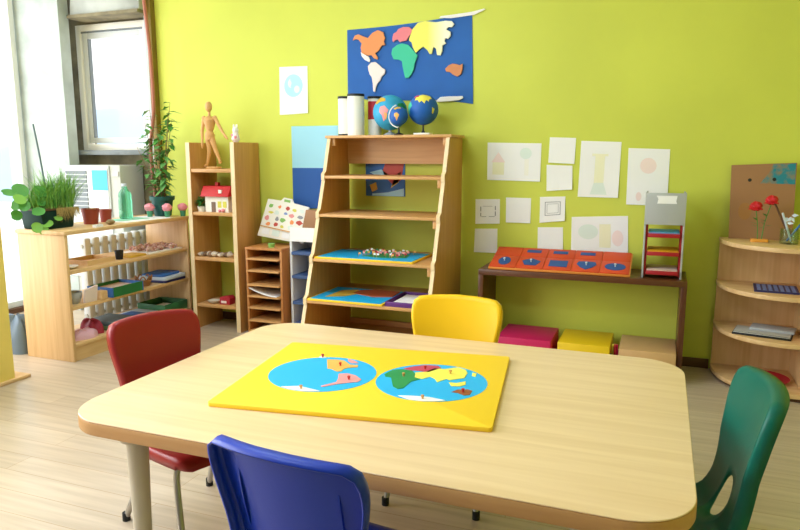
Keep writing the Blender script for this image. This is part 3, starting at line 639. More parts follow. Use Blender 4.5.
for i in range(9):
    x = -3.205 + .030 * i + random.uniform(-.004, .004); r = random.uniform(.021, .027); q = MB(); q.ball((0, 0, r * .72), r, 12, 7, .72)
    for v in q.bm.verts: v.co *= 1 + .15 * math.sin(v.co.x * 200 + i)
    zz = min(v.co.z for v in q.bm.verts)
    for v in q.bm.verts: v.co.z -= zz; v.co.y *= 1.2
    dark = i % 2
    tag(q.done('shell', 'shell_b' if dark else 'shell', loc=(x, 4.135 + .012 * (i % 3), .55)), ('brown' if dark else 'cream') + ' seashell in the row on the third board of the tall shelf', 'shell', ('brown' if dark else 'cream') + ' shells on the tall shelf')
q = MB(); q.mi = 0; q.prism([(-.045, 0), (.045, 0), (.05, .05), (.03, .065), (-.04, .055)], 'xz', -.035, .035); q.mi = 1; q.box(-.03, .02, -.037, -.035, .01, .03)
tag(q.done('toy_bag', ['crimson', 'pale_pink'], loc=(-3.0, 4.15, .195), bevel=.004), 'small red toy bag on the lowest board of the tall shelf', 'toy')
q = MB(); q.lathe([(.02, 0), (.045, .012), (.05, .022), (.04, .014), (0, .010)], n=20); tag(q.done('shell_dish', 'shell', loc=(-3.11, 4.14, .195)), 'small shell dish beside the red toy bag', 'dish')

# ------------------------------------------------------------------ letter rack
lr = thing('letter_rack', 'narrow wooden paper rack with many slots beside the tall shelf', 'rack', (-2.79, 4.10, 0))
for x in (0, .285): B(x, x + .018, 0, .29, 0, .625).done('side_panel', 'orange_wood', lr, bevel=.002)
B(-.002, .305, -.004, .292, .625, .643).done('top', 'orange_wood', lr, bevel=.003); B(.018, .285, .28, .29, 0, .625).done('back_panel', 'walnut_z', lr)
for z in (.565, .478, .375, .29, .205, .11, .03): B(.018, .285, -.022, .278, z - .012, z).done('slot_board', 'tan_x', lr, bevel=.002)
q = MB(); q.grid(lambda u, t: (-.115 + .23 * u, -.02 + .26 * t, .004 + .055 * (1 - u) ** 2 * (1 - .6 * t)), 14, 6); tag(q.done('curled_paper', 'paper', loc=(-2.645, 4.10, .29), solid=.002), 'curled white booklet sticking out of the paper rack', 'paper')
ab = thing('picture_board', 'tilted white board of coloured pictures on the paper rack', 'picture board', (-2.60, 4.27, .69), 0)
ab.rotation_euler = (-.20, .155, 0)
q = MB(); q.prism([(-.195, -.012), (.195, 0), (.18, .272), (.05, .278), (.03, .305), (-.04, .305), (-.06, .278), (-.17, .272)], 'xz', 0, .012); q.done('board', 'cream', ab, bevel=.003)
q = MB(); q.box(-.03, .02, -.003, 0, .275, .293); q.done('handle_hole', 'pic_green', ab)
for i in range(20):
    c = ('pic_orange', 'pic_pink', 'pic_yellow', 'pic_green', 'pic_blue', 'map_red', 'line_grey', 'wash_green')[(i * 5) % 8]; x = -.135 + (i % 5) * .067 + random.uniform(-.014, .014); z = .095 + (i // 5) * .045 + random.uniform(-.006, .006)
    q = MB(); q.prism([(x + p[0] * random.uniform(.7, 1.25), z + p[1] * random.uniform(.7, 1.25)) for p in circ(0, 0, random.uniform(.014, .026), random.uniform(.010, .018), 9)], 'xz', -.002, 0); q.done('picture', c, ab, smooth=False)
q = MB(); q.box(-.18, .18, -.012, 0, .062, .070); q.done('strip', 'tan_x', ab)
for i in range(4): q = MB(); q.box(-.16 + i * .085, -.10 + i * .085, -.004, 0, .012, .055); q.done('card_pocket', 'wash_green' if i % 2 else 'paper', ab)
q = MB(); q.lathe([(.022, 0), (.026, .03), (.022, .03), (0, .028)], n=16); tag(q.done('jar', 'pic_green', loc=(-2.60, 4.15, .643)), 'small green jar on the paper rack before the picture board', 'jar')

# ------------------------------------------------------------------ white rack with blue shelves
wr = thing('white_rack', 'slim white rack with blue shelves between paper rack and bookcase', 'rack', (-2.455, 4.16, 0))
for x in (0, .20): B(x, x + .018, 0, .22, 0, .74).done('side_panel', 'ac_white', wr, bevel=.002)
B(.018, .20, .212, .22, 0, .74).done('back_panel', 'grey_card', wr)
for z in (.62, .45, .26, .10): B(.018, .20, -.012, .212, z - .022, z).done('shelf_board', 'blue_shelf', wr, bevel=.002)
B(.0, .218, -.002, .22, .74, .755).done('top', 'ac_white', wr)
q = MB(); q.box(-.10, .10, -.002, .0, -.05, .05); tag(q.done('paper_note', 'paper', loc=(-2.345, 4.152, .745)), 'white paper hanging over the front of the slim white rack', 'paper')
q = MB(); q.mi = 0; q.prism([(-.10, 0), (.09, 0), (.09, .155), (-.06, .155)], 'xz', -.03, .03); tag(q.done('cardboard_box', 'cardboard', loc=(-2.32, 4.30, .755), bevel=.003), 'brown cardboard box standing on the slim white rack', 'box')

# ------------------------------------------------------------------ bookcase
bc = thing('bookcase', 'open-backed tan bookcase with sloping stepped sides against the green wall', 'bookcase', (-2.112, 0, 0))
BW = .858
SZ = [1.165, .918, .637, .38, .085]
def side_poly():
    zs = [1.41] + SZ; P = []
    yb = lambda z: 4.105 - (1.41 - z) * .355
    for a, b_ in zip(zs, zs[1:]):
        P += [(yb(a) + (0 if a == 1.41 else .006), a), (yb(b_) + .016, b_ + .03), (yb(b_) - .012, b_ + .012), (yb(b_) - .012, b_ - .028)]
    P += [(yb(0), 0), (4.39, 0), (4.39, 1.41)]
    return P
for x in (0, BW - .026):
    q = MB(); q.prism(side_poly(), 'yz', x, x + .026); q.done('side_panel', 'tan', bc, bevel=.0015, seg=1)
    q = MB()
    SP = side_poly()[:-2]
    for a, b_ in zip(SP, SP[1:]): q.prism([(a[0] - .0025, a[1]), (a[0] + .001, a[1]), (b_[0] + .001, b_[1]), (b_[0] - .0025, b_[1])], 'yz', x + .001, x + .025)
    o = q.done('edge_strip', 'edge', bc, smooth=False); o['label'] = 'pale front edge'
B(-.012, BW + .012, 4.095, 4.40, 1.41, 1.428).done('top', 'tan_x', bc, bevel=.002)
B(.026, BW - .026, 4.365, 4.385, 1.24, 1.41).done('back_rail', 'tan_x', bc); B(.026, BW - .026, 4.365, 4.385, 0, .12).done('back_rail', 'tan_x', bc)
for z in SZ:
    y0 = 4.105 - (1.41 - z) * .355 - .012
    B(.026, BW - .026, y0, 4.365, z - .018, z).done('shelf_board', 'tan_x', bc, bevel=.002)
    B(BW - .052, BW - .027, y0 + .012, y0 + .035, z - .07, z - .018).done('cleat', 'tan_x', bc, bevel=.002)
for x in (.027, BW - .05): B(x, x + .023, 4.118, 4.142, 1.36, 1.41).done('cleat', 'tan_x', bc, bevel=.002)
BT = 1.428
def can(label, x, y, r, h, body, band=None):
    c = thing('canister', label, 'canister', (x, y, BT))
    q = MB(); q.lathe([(r, .014), (r, h - .016)], n=28)
    q.done('body', body, c)
    if band: MB().cyl((0, 0, h * .42), r + .001, h * .45, 28).done('band', band, c)
    MB().cyl((0, 0, h - .016), r + .0025, .016, 28).done('lid', 'black', c); MB().cyl((0, 0, 0), r + .001, .014, 28).done('base_ring', 'black' if x < -2.03 else body, c)
    return c
can('white canister with a black lid, leftmost on the bookcase', -2.055, 4.26, .044, .265, 'cream')
can('wide white canister with a black lid, middle of the three', -1.952, 4.22, .056, .275, 'cream')
can('white canister with a red band beside the larger globe', -1.862, 4.33, .046, .265, 'cream', 'can_red')
def globe(label, x, y, z, c, r, ocean, stand, patches):
    g = thing('globe', label, 'globe', (x, y, z))
    q = MB(); q.ball((0, 0, c), r, 40, 24); q.done('sphere', ocean, g, angle=180)
    for m, d, pts in patches:       # land as thin shapes lying on the ball, around the direction d
        d = Vector(d).normalized(); u = Vector((0, 0, 1)).cross(d).normalized(); w = d.cross(u); q = MB()
        f = q.face(q.verts([(p[0], p[1], 0) for p in pts])); bmesh.ops.triangulate(q.bm, faces=[f])
        for _ in range(3): bmesh.ops.subdivide_edges(q.bm, edges=q.bm.edges[:], cuts=1, use_grid_fill=True)
        for v in q.bm.verts:
            k = d + u * v.co.x + w * v.co.y; v.co = Vector((0, 0, c)) + k.normalized() * (r * 1.008)
        q.done('land', m, g, angle=180)
    stand(g, c, r); return g
def stand_a(g, c, r): MB().lathe([(.045, 0), (.047, .006), (.03, .016), (.012, .022), (.010, c - r * .99)], n=24).done('stand', 'grey_card', g)
def stand_b(g, c, r):
    MB().lathe([(.030, 0), (.03, .006), (.007, .014), (.005, c - r * 1.18)], n=20).done('stand', 'black', g)
    q = MB(); R = r * 1.2; q.tube([(-R * math.sin(a) * .97, -R * .25 * 0, c + R * math.cos(a)) for a in [math.radians(15 + 165 * k / 16) for k in range(17)]], .004, 8); q.done('arm', 'cream', g)
def stand_c(g, c, r):
    q = MB(); q.box(-.055, .055, -.035, .035, 0, .014); q.done('base', 'cream', g, bevel=.003)
    MB().lathe([(.012, .014), (.012, .02), (.006, .03), (.006, c - r * .98)], n=16).done('stand', 'black', g)
SAp = [(-.25, .35), (.05, .42), (.32, .15), (.18, -.12), (.05, -.45), (-.05, -.55), (-.1, -.15), (-.28, .05)]
NAp = [(-.5, .25), (-.1, .38), (.35, .3), (.5, .1), (.1, -.05), (-.1, -.2), (-.35, -.05)]
AFp = [(-.35, .3), (.15, .35), (.4, .1), (.2, -.1), (.1, -.5), (-.1, -.45), (-.1, -.1), (-.4, 0)]
ASp = [(-.75, .1), (-.6, .4), (-.1, .55), (.5, .45), (.6, .2), (.35, .05), (.3, -.15), (.12, -.05), (.0, -.32), (-.18, -.1), (-.35, -.22), (-.45, 0)]
globe('larger light blue globe beside the canisters on the bookcase', -1.715, 4.25, BT, .150, .115, 'globe_ocean', stand_a, [('piece_pink', (-.02, -.97, -.05), SAp), ('piece_orange', (.12, -.97, -.22), [(-.1, .2), (.1, .1), (.0, -.25), (-.1, -.15)]), ('map_gold', (-.45, -.75, .62), NAp), ('piece_green', (.95, -.35, .2), AFp)])
globe('smallest dark blue globe in a white ring arm', -1.600, 4.112, BT, .118, .059, 'globe_deep', stand_b, [('piece_orange', (.1, -.97, -.05), SAp), ('map_gold', (.0, -.6, .75), NAp)])
globe('deep blue globe with yellow land at the right on the bookcase', -1.470, 4.215, BT, .162, .098, 'globe_deep', stand_c, [('piece_yellow', (.32, -.75, .60), ASp), ('green_felt', (-.75, -.6, .12), AFp), ('piece_red', (-.3, -.55, .8), [(-.2, .1), (.1, .2), (.25, .0), (-.1, -.15)]), ('pic_yellow', (.85, -.5, -.1), [(-.1, .2), (.1, .1), (.0, -.25), (-.1, -.15)])])
# puzzle maps and tray lying on the bookcase shelves
pm = thing('pin_map', 'blue pin map with small flags on the third board of the bookcase', 'puzzle map', (-1.735, 4.03, .637))
q = MB(); q.box(-.345, .335, -.20, .19, 0, .012); q.done('board', 'board_yellow', pm, bevel=.002)
q = MB(); q.box(-.33, .32, -.185, .175, .012, .0135); q.done('sea', 'disc_blue', pm, smooth=False)
q = MB(); q.prism([(-.06, -.08), (.1, -.11), (.24, -.06), (.22, .06), (.08, .11), (-.02, .05)], 'xy', .0135, .0155); q.done('land', 'piece_green', pm)
for i in range(60):
    x, y = random.uniform(-.10, .26), random.uniform(-.12, .11); q = MB(); q.cyl((x, y, .0135), .0013, .028, 6); q.mi = 1; q.box(x, x + .016, y - .0008, y + .0008, .030, .0415); q.done('pin_flag', ['knob_wood', random.choice(('crimson', 'piece_white', 'piece_orange', 'piece_green', 'piece_pink'))], pm, smooth=False)
pm = thing('terrain_map', 'blue puzzle map with brown and yellow land on a lower bookcase board', 'puzzle map', (-1.822, 3.968, .38))
q = MB(); q.box(-.26, .26, -.245, .19, 0, .012); q.done('board', 'board_yellow', pm, bevel=.002)
q = MB(); q.box(-.245, .245, -.23, .175, .012, .0135); q.done('sea', 'disc_blue', pm, smooth=False)
q = MB(); q.prism([(-.17, -.16), (-.06, -.10), (.0, .02), (-.06, .12), (-.16, .06)], 'xy', .0135, .0165); q.done('land', 'map_gold', pm)
q = MB(); q.prism([(-.05, .0), (.12, -.06), (.24, -.02), (.23, .15), (.05, .16), (-.04, .1)], 'xy', .0135, .018); q.done('land', 'terrain_brown', pm)
pt = thing('purple_tray', 'purple tray of paper beside the brown and yellow map on the bookcase', 'tray', (-1.425, 3.925, .38))
q = MB(); q.box(-.125, .12, -.18, .16, 0, .008); q.box(-.125, -.115, -.18, .16, .008, .03); q.box(.11, .12, -.18, .16, .008, .03); q.box(-.115, .11, -.18, -.17, .008, .03); q.box(-.115, .11, .15, .16, .008, .03); q.done('tray_body', 'purple', pt, bevel=.002)
q = MB(); q.box(-.085, .09, -.14, .10, 0, .014); tag(q.done('paper_stack', 'paper', loc=(-1.425, 3.925, .388)), 'white sheets lying in the purple tray', 'paper')

# ------------------------------------------------------------------ things on the back wall
def sheet(name, label, cat, P, m='paper', d=.0025, curl=.006, marks=(), group=None, sl=0):
    """a slightly curled sheet fixed to the wall; P = four (x, z) corners, marks = (material, points in 0..1)"""
    cx = sum(p[0] for p in P) / 4; cz = sum(p[1] for p in P) / 4
    def pos(u, t, off=0):
        a = Vector(P[0]).lerp(Vector(P[1]), u); b_ = Vector(P[3]).lerp(Vector(P[2]), u); p = a.lerp(b_, t)
        return Vector((p.x - cx, -off - curl * (t ** 2) * (.5 + .5 * abs(2 * u - 1)), p.y - cz))
    q = MB(); V = q.grid(lambda u, t: pos(u, t, d), 10, 10); W = q.grid(lambda u, t: pos(u, t, 0), 10, 10)
    for i in range(10):
        q.face([V[i][0], V[i + 1][0], W[i + 1][0], W[i][0]]); q.face([V[i][10], V[i + 1][10], W[i + 1][10], W[i][10]])
        q.face([V[0][i], V[0][i + 1], W[0][i + 1], W[0][i]]); q.face([V[10][i], V[10][i + 1], W[10][i + 1], W[10][i]])
    ms = [m]
    for k, (mm, pts) in enumerate(marks):
        if mm not in ms: ms.append(mm)
        q.mi = ms.index(mm); f = q.face(q.verts([pos(u, t, d + .0004 + .0001 * k) for u, t in pts]))
    return tag(q.done(name, ms, loc=(cx, WY, cz), smooth=False), label, cat, group)
def ell(u, t, a, b_, n=16): return circ(u, t, a, b_, n)
def rc(u0, u1, t0, t1): return [(u0, t0), (u1, t0), (u1, t1), (u0, t1)]
def outline_sq(u0, u1, t0, t1, w, m): return [(m, rc(u0, u1, t0, t0 + w)), (m, rc(u0, u1, t1 - w, t1)), (m, rc(u0, u0 + w, t0, t1)), (m, rc(u1 - w, u1, t0, t1))]
G = "children's drawings on the green wall"
sheet('drawing', 'wide drawing of a house and a tree, leftmost on the upper row', 'drawing', [(-1.09, 1.381), (-.737, 1.374), (-.738, 1.13), (-1.087, 1.137)], marks=[('wash_yellow', rc(.10, .32, .52, .85)), ('wash_pink', [(.08, .52), (.34, .52), (.21, .25)]), ('wash_green', ell(.72, .27, .11, .15)), ('cream', rc(.70, .78, .42, .85))], group=G)
sheet('paper_square', 'small blank square paper at the top, above another one left of the tower drawing', 'drawing', [(-.685, 1.412), (-.522, 1.406), (-.526, 1.244), (-.689, 1.252)], group=G)
sheet('paper_square', 'small blank square paper right below the topmost square', 'drawing', [(-.70, 1.238), (-.538, 1.233), (-.532, 1.083), (-.693, 1.071)], curl=.012, group=G)
sheet('drawing', 'tall drawing of a yellow tower', 'drawing', [(-.489, 1.388), (-.248, 1.379), (-.253, 1.036), (-.497, 1.038)], marks=[('wash_yellow', rc(.38, .62, .26, .76)), ('wash_green', [(.3, .95), (.72, .95), (.62, .74), (.38, .74)]), ('wash_yellow', rc(.3, .7, .22, .26))], group=G)
sheet('drawing', 'tall drawing with a pink scribble, partly behind the grey rack', 'drawing', [(-.205, 1.342), (.033, 1.334), (.035, .993), (-.202, .997)], marks=[('wash_pink', ell(.5, .3, .2, .14)), ('wash_pink', ell(.3, .85, .07, .08))], group=G)
sheet('drawing', 'small square drawing of a dashed frame nearest the bookcase', 'drawing', [(-1.165, 1.007), (-.999, 1.011), (-.996, .848), (-1.162, .841)], marks=[('line_grey', rc(.2, .24, .3, .5)), ('line_grey', rc(.2, .24, .55, .7)), ('line_grey', rc(.8, .84, .28, .45)), ('line_grey', rc(.8, .84, .5, .68)), ('line_grey', rc(.25, .45, .7, .72)), ('line_grey', rc(.55, .8, .7, .72)), ('line_grey', rc(.3, .7, .28, .295))], group=G)
sheet('paper_square', 'small blank square paper between the two framed square drawings', 'drawing', [(-.958, 1.023), (-.793, 1.022), (-.792, .858), (-.954, .858)], group=G)
sheet('drawing', 'small square drawing of a wavy bordered square', 'drawing', [(-.735, 1.031), (-.574, 1.038), (-.571, .882), (-.731, .864)], curl=.012, marks=outline_sq(.2, .82, .2, .74, .025, 'line_grey') + outline_sq(.28, .74, .28, .66, .015, 'line_grey'), group=G)
sheet('paper_square', 'small blank square paper on the bottom row, nearest the bookcase', 'drawing', [(-1.165, .807), (-1.011, .813), (-1.009, .649), (-1.169, .648)], group=G)
sheet('paper_square', 'small blank square paper on the bottom row, beside the wide pale drawing', 'drawing', [(-.743, .833), (-.582, .839), (-.575, .679), (-.739, .677)], group=G)
sheet('drawing', 'wide pale drawing above the orange inset tray', 'drawing', [(-.529, .908), (-.187, .925), (-.174, .668), (-.524, .675)], marks=[('wash_green', ell(.3, .4, .18, .2)), ('wash_yellow', rc(.5, .7, .2, .8)), ('wash_pink', ell(.82, .55, .1, .2))], group=G)
sheet('drawing', 'drawing of a blue and green earth, alone high on the wall', 'drawing', [(-2.655, 1.933), (-2.424, 1.93), (-2.424, 1.6), (-2.658, 1.591)], marks=[('wash_blue', ell(.5, .4, .33, .24, 28)), ('wash_green', ell(.42, .35, .12, .1)), ('wash_green', ell(.62, .48, .1, .08))], group=G)
po = thing('poster', 'two-tone poster, light blue above dark blue, left of the bookcase', 'poster', (-2.375, WY, 1.2))
q = MB(); q.box(-.19, .19, -.006, 0, .006, .308); q.done('upper_card', 'poster_light', po); q = MB(); q.box(-.19, .19, -.006, 0, -.29, .006); q.done('lower_card', 'poster_dark', po)
wm = thing('wall_map', 'large blue wall map with coloured felt continents above the bookcase', 'map', (-1.65, WY, 1.92))
CR = [(-.454, .237), (.44, .285), (.457, -.288), (-.453, -.216)]
q = MB()
def mp(u, t, off):
    a = Vector(CR[0]).lerp(Vector(CR[1]), u); b_ = Vector(CR[3]).lerp(Vector(CR[2]), u); p = a.lerp(b_, t)
    z = p.y - .012 * math.sin(PI * u) * (1 - t) - (.012 * math.sin(2 * PI * u) * t)
    return (p.x, -off - .002 * (1 + math.sin(9 * u)) * t, z)
V = q.grid(lambda u, t: mp(u, t, .003), 24, 12); W = q.grid(lambda u, t: mp(u, t, 0), 24, 12)
for i in range(24):
    for k in (0, 12): q.face([V[i][k], V[i + 1][k], W[i + 1][k], W[i][k]])
for i in range(12):
    for k in (0, 24): q.face([V[k][i], V[k][i + 1], W[k][i + 1], W[k][i]])
q.done('sheet', 'ocean', wm)
WM = {'orange_felt': [[(-.407, .162), (-.39, .194), (-.363, .201), (-.326, .185), (-.291, .172), (-.259, .203), (-.218, .22), (-.177, .204), (-.171, .181), (-.162, .164), (-.173, .144), (-.162, .119), (-.187, .118), (-.212, .083), (-.238, .068), (-.216, .038), (-.221, .025), (-.248, .036), (-.267, .058), (-.292, .056), (-.316, .063), (-.34, .076), (-.346, .111), (-.339, .139), (-.363, .165), (-.384, .17)]],
      'white_felt': [[(-.346, .083), (-.316, .063), (-.284, .047), (-.273, .023), (-.283, .011), (-.316, .028), (-.34, .055)], [(.204, -.262), (.233, -.238), (.293, -.235), (.351, -.236), (.388, -.235), (.392, -.25), (.366, -.262), (.293, -.268), (.211, -.27)]],
      'pale_pink': [[(-.293, -.014), (-.268, .009), (-.237, .011), (-.21, -.008), (-.189, -.028), (-.163, -.043), (-.166, -.071), (-.191, -.09), (-.201, -.115), (-.22, -.131), (-.233, -.156), (-.239, -.192), (-.254, -.184), (-.257, -.134), (-.264, -.091), (-.28, -.069), (-.29, -.04)]],
      'pink_felt': [[(-.11, .161), (-.103, .188), (-.079, .2), (-.069, .216), (-.033, .228), (.012, .225), (.032, .207), (.026, .183), (.008, .165), (-.007, .138), (-.041, .135), (-.056, .13), (-.072, .15), (-.09, .146), (-.103, .133), (-.11, .144)]],
      'green_felt': [[(-.118, .057), (-.111, .092), (-.075, .115), (-.041, .122), (.005, .11), (.028, .087), (.051, .062), (.072, .038), (.059, .007), (.051, -.013), (.045, -.048), (.028, -.082), (.008, -.106), (-.018, -.105), (-.029, -.065), (-.038, -.023), (-.041, .005), (-.064, .017), (-.103, .022)]],
      'brown_felt': [[(.265, -.057), (.29, -.035), (.316, -.026), (.343, -.03), (.366, -.039), (.385, -.029), (.384, -.069), (.375, -.096), (.35, -.111), (.32, -.097), (.298, -.079), (.273, -.076)]]}
for m, L in WM.items():
    for P in L:
        q = MB(); q.prism(P, 'xz', -.018, -.010); o = q.done('continent', m, wm, bevel=.002, seg=1)
AS = [(.028, .125), (.008, .14), (.02, .174), (.032, .207), (.073, .248), (.125, .255), (.199, .243), (.265, .248), (.308, .243), (.325, .222), (.309, .203), (.287, .207), (.27, .192), (.299, .177), (.302, .15), (.282, .131), (.266, .139), (.259, .119), (.271, .105), (.245, .093), (.245, .059), (.233, .03), (.208, .034), (.201, .075), (.183, .087), (.171, .042), (.156, .043), (.138, .071), (.111, .093), (.081, .074), (.058, .055), (.038, .09)]
am = bpy.data.materials.new('yellow_to_white_felt'); am.use_nodes = True; nt = am.node_tree; bb = nt.nodes['Principled BSDF']; bb.inputs['Roughness'].default_value = .9
tc = nt.nodes.new('ShaderNodeTexCoord'); sx = nt.nodes.new('ShaderNodeSeparateXYZ'); rp = nt.nodes.new('ShaderNodeValToRGB'); rp.color_ramp.elements[0].position = .14; rp.color_ramp.elements[1].position = .27
rp.color_ramp.elements[0].color = lin((240, 234, 112)); rp.color_ramp.elements[1].color = lin((246, 244, 220))
nt.links.new(tc.outputs['Object'], sx.inputs[0]); nt.links.new(sx.outputs['X'], rp.inputs['Fac']); nt.links.new(rp.outputs['Color'], bb.inputs['Base Color'])
q = MB(); q.prism(AS, 'xz', -.018, -.010); q.done('continent', am, wm, bevel=.002, seg=1)
q = MB(); q.prism([(.22, .27), (.30, .262), (.455, .272), (.53, .30), (.52, .306), (.44, .292), (.30, .283), (.23, .28)], 'xz', -.012, -.009); q.done('tape', 'white_felt', wm)
sm = thing('small_map', 'small blue map with red land on the wall behind the bookcase', 'map', (-1.82, WY, 1.13))
q = MB(); q.box(-.15, .148, -.005, 0, -.117, .114); q.done('sheet', 'cloth_blue', sm)
for P, m in (([(0, .11), (.14, .11), (.12, .0), (.06, -.04), (.0, .02), (-.02, .06)], 'map_red'), ([(-.12, -.04), (-.07, -.02), (-.06, -.07), (-.10, -.09)], 'map_gold'), ([(.08, .03), (.12, .06), (.10, -.02), (.04, -.06)], 'map_gold'), ([(-.12, .05), (-.03, .07), (.03, .03), (-.08, .03)], 'wash_blue'), ([(-.1, -.1), (.02, -.09), (.14, -.06), (.14, -.115), (-.1, -.115)], 'wash_blue')):
    q = MB(); q.prism(P, 'xz', -.0075, -.005); q.done('land', m, sm, smooth=False)

# ------------------------------------------------------------------ console table against the wall
DX0, DX1, DY0, DY1, DH = -1.04, .165, 4.04, 4.40, .598
dk = thing('console_table', 'low reddish brown console table against the green wall', 'table', (0, 0, 0))
B(DX0, DX1, DY0, DY1, DH - .035, DH).done('tabletop', 'walnut', dk, bevel=.002)
for x in (DX0, DX1 - .032): B(x, x + .032, DY0 + .002, DY1, 0, DH - .035).done('side_panel', 'walnut_z', dk, bevel=.002)
it = thing('inset_tray', 'long orange tray of blue geometric insets on the console table', 'inset tray', (-.575, 4.11, DH))
it.rotation_euler = (math.radians(17), 0, 0); it.location = (-.562, 4.06, DH + .001)
q = MB(); q.box(-.42, .42, 0, .30, 0, .014); q.done('tray_base', 'inset_rim', it, bevel=.002)
for k in range(5):
    x0 = -.415 + k * .166
    q = MB(); q.box(x0, x0 + .163, .004, .166, .014, .021); fr = q.done('frame', 'tray_orange', it, bevel=.0015)
    q = MB(); q.box(x0, x0 + .163, .17, .296, .014, .021); q.done('frame', 'tray_orange', it, bevel=.0015)
    c = (x0 + .0815, .085)
    P = [circ(c[0], c[1], .038, .056, 30), [(c[0] + .06 * math.cos(PI / 2 + j * 2 * PI / 5), c[1] + .052 * math.sin(PI / 2 + j * 2 * PI / 5)) for j in range(5)], [(c[0] - .055, c[1] - .042), (c[0] + .055, c[1] - .042), (c[0] + .055, c[1] + .042), (c[0] - .055, c[1] + .042)], [(c[0] + a, c[1] + b_) for a, b_ in ((0, -.058), (.035, -.03), (.058, .01), (.05, .045), (.02, .05), (-.02, .05), (-.05, .045), (-.058, .01), (-.035, -.03))], circ(c[0], c[1], .060, .046, 30)][k]
    P = [(p[0], p[1]) for p in P]
    q = MB(); q.prism(P, 'xy', .021, .024); ins = q.done('inset', 'inset_blue', it, bevel=.0008, seg=1)
    if k != 2: MB().lathe([(.004, 0), (.003, .008), (.007, .014), (.006, .019), (0, .021)], (c[0], c[1], .024), 12).done('knob', 'cloth_white', ins)
    if k in (1, 2, 3):
        q = MB(); q.box(x0 + .03, x0 + .12, .225, .262, .021, .024); q.done('inset', 'inset_blue', it, bevel=.0008, seg=1)
# wedge that carries the tilted tray
q = MB(); q.prism([(0, 0), (.28, 0), (.28, .084)], 'yz', -.40, .40); o = q.done('stand', 'tray_orange', it); o.rotation_euler = (-math.radians(17), 0, 0); o.location = (0, .004 , -.002)
rk = thing('card_rack', 'grey rack of blue, yellow and white trays on the right end of the console table', 'rack', (.025, 4.21, DH))
for x in (-.108, .098):
    B(x, x + .010, -.11, .11, 0, .31).done('side_panel', 'rack_grey', rk, bevel=.001)
q = MB(); q.box(-.108, .108, -.115, -.107, .31, .49); q.box(-.108, -.098, -.107, .11, .31, .49); q.box(.098, .108, -.107, .11, .31, .49); q.done('upper_panel', 'rack_grey', rk, bevel=.001)
for x in (-.097, .088):
    for y0, y1 in ((.02, .10), (-.10, -.06)): B(x, x + .009, y0, y1, .01, .31).done('red_post', 'rack_red', rk)
for z, m in ((.05, 'tray_white'), (.16, 'tray_yellow'), (.265, 'sky_blue')):
    q = MB(); q.mi = 0; q.box(-.085, .087, -.125, .10, z - .028, z - .006); q.mi = 1; q.box(-.083, .085, -.12, .10, z - .006, z); q.done('tray', ['rack_red', m], rk, bevel=.0015)
q = MB(); q.prism([(-.045, .43), (.06, .43), (.055, .445), (.06, .475), (-.05, .475), (-.04, .455)], 'xz', -.117, -.115); q.done('paper_label', 'paper', rk)
# boxes under the console
q = MB(); q.box(-.165, .165, -.17, .17, 0, .195); tag(q.done('storage_box', 'magenta', loc=(-.735, 4.15, 0), bevel=.004), 'magenta box on the floor under the console table', 'box', 'boxes under the console table')
q = MB(); q.box(-.150, .150, -.17, .17, 0, .195); tag(q.done('storage_box', 'box_yellow', loc=(-.38, 4.15, 0), bevel=.004), 'yellow box on the floor under the console table', 'box', 'boxes under the console table')
q = MB(); q.box(-.155, .155, -.17, .17, 0, .19); tag(q.done('storage_box', 'box_tan', loc=(-.025, 4.15, 0), bevel=.004), 'tan box on the floor under the right end of the console table', 'box', 'boxes under the console table')
q = MB(); q.lathe([(.028, 0), (.028, .13), (.024, .13), (.024, .01), (0, .01)], n=18); tag(q.done('pencil_cup', 'navy', loc=(-.205, 4.06, 0)), 'dark cup of crayons between the yellow and tan boxes', 'cup')
for i, c in enumerate(('magenta', 'pic_orange', 'pic_yellow', 'crimson')):
    q = MB(); a = i * 1.6; q.cyl((-.205 + .012 * math.cos(a), 4.06 + .012 * math.sin(a), .012), .006, .18, 8); tag(q.done('crayon', c), ('magenta', 'orange', 'yellow', 'red')[i] + ' crayon standing in the dark cup under the console table', 'crayon', 'crayons in the cup')

# ------------------------------------------------------------------ curved corner shelf
cs = thing('corner_shelf', 'quarter-round beech corner shelf at the right against the wall', 'shelf', (.76, 4.40, 0))
def quart(ax, ay, n=20): return [(0, 0)] + [(-ax * math.cos(PI / 2 * k / n) ** .8, -ay * math.sin(PI / 2 * k / n) ** .8) for k in range(n + 1)]
for z, nm in ((.82, 'top'), (.565, 'shelf_board'), (.315, 'shelf_board'), (.045, 'shelf_board')):
    q = MB(); q.prism(quart(.425, .47), 'xy', z - .024, z); q.done(nm, 'beech_x', cs, bevel=.002)
B(-.42, 0, -.016, 0, 0, .796).done('back_panel', 'beech', cs); B(0, .02, -.475, 0, 0, .82).done('side_panel', 'beech', cs, bevel=.002)
q = MB(); q.prism(quart(.40, .45), 'xy', 0, .021); q.done('plinth', 'base', cs)
q = MB(); q.box(-.045, .045, -.002, 0, -.009, .011); o = q.done('paper_label', 'paper', cs, loc=(-.235, -.41, .302), rotz=-.5); o['label'] = 'white paper label'
teal = mat('worn_teal_paint', (40, 132, 146), .7)
_n = teal.node_tree.nodes; _r = _n.new('ShaderNodeValToRGB'); _r.color_ramp.elements[0].position = .42; _r.color_ramp.elements[1].position = .56
_r.color_ramp.elements[0].color = lin((146, 126, 96)); _r.color_ramp.elements[1].color = lin((34, 130, 148)); _t = [x for x in _n if x.type == 'TEX_NOISE'][0]; _t.inputs['Scale'].default_value = 16
teal.node_tree.links.new(_t.outputs['Fac'], _r.inputs['Fac']); teal.node_tree.links.new(_r.outputs['Color'], _n['Principled BSDF'].inputs['Base Color'])
cb = thing('cardboard_picture', 'brown cardboard sheet with teal paint on top of the corner shelf', 'picture', (.545, 4.335, .82))
cb.rotation_euler = (-.12, 0, 0)
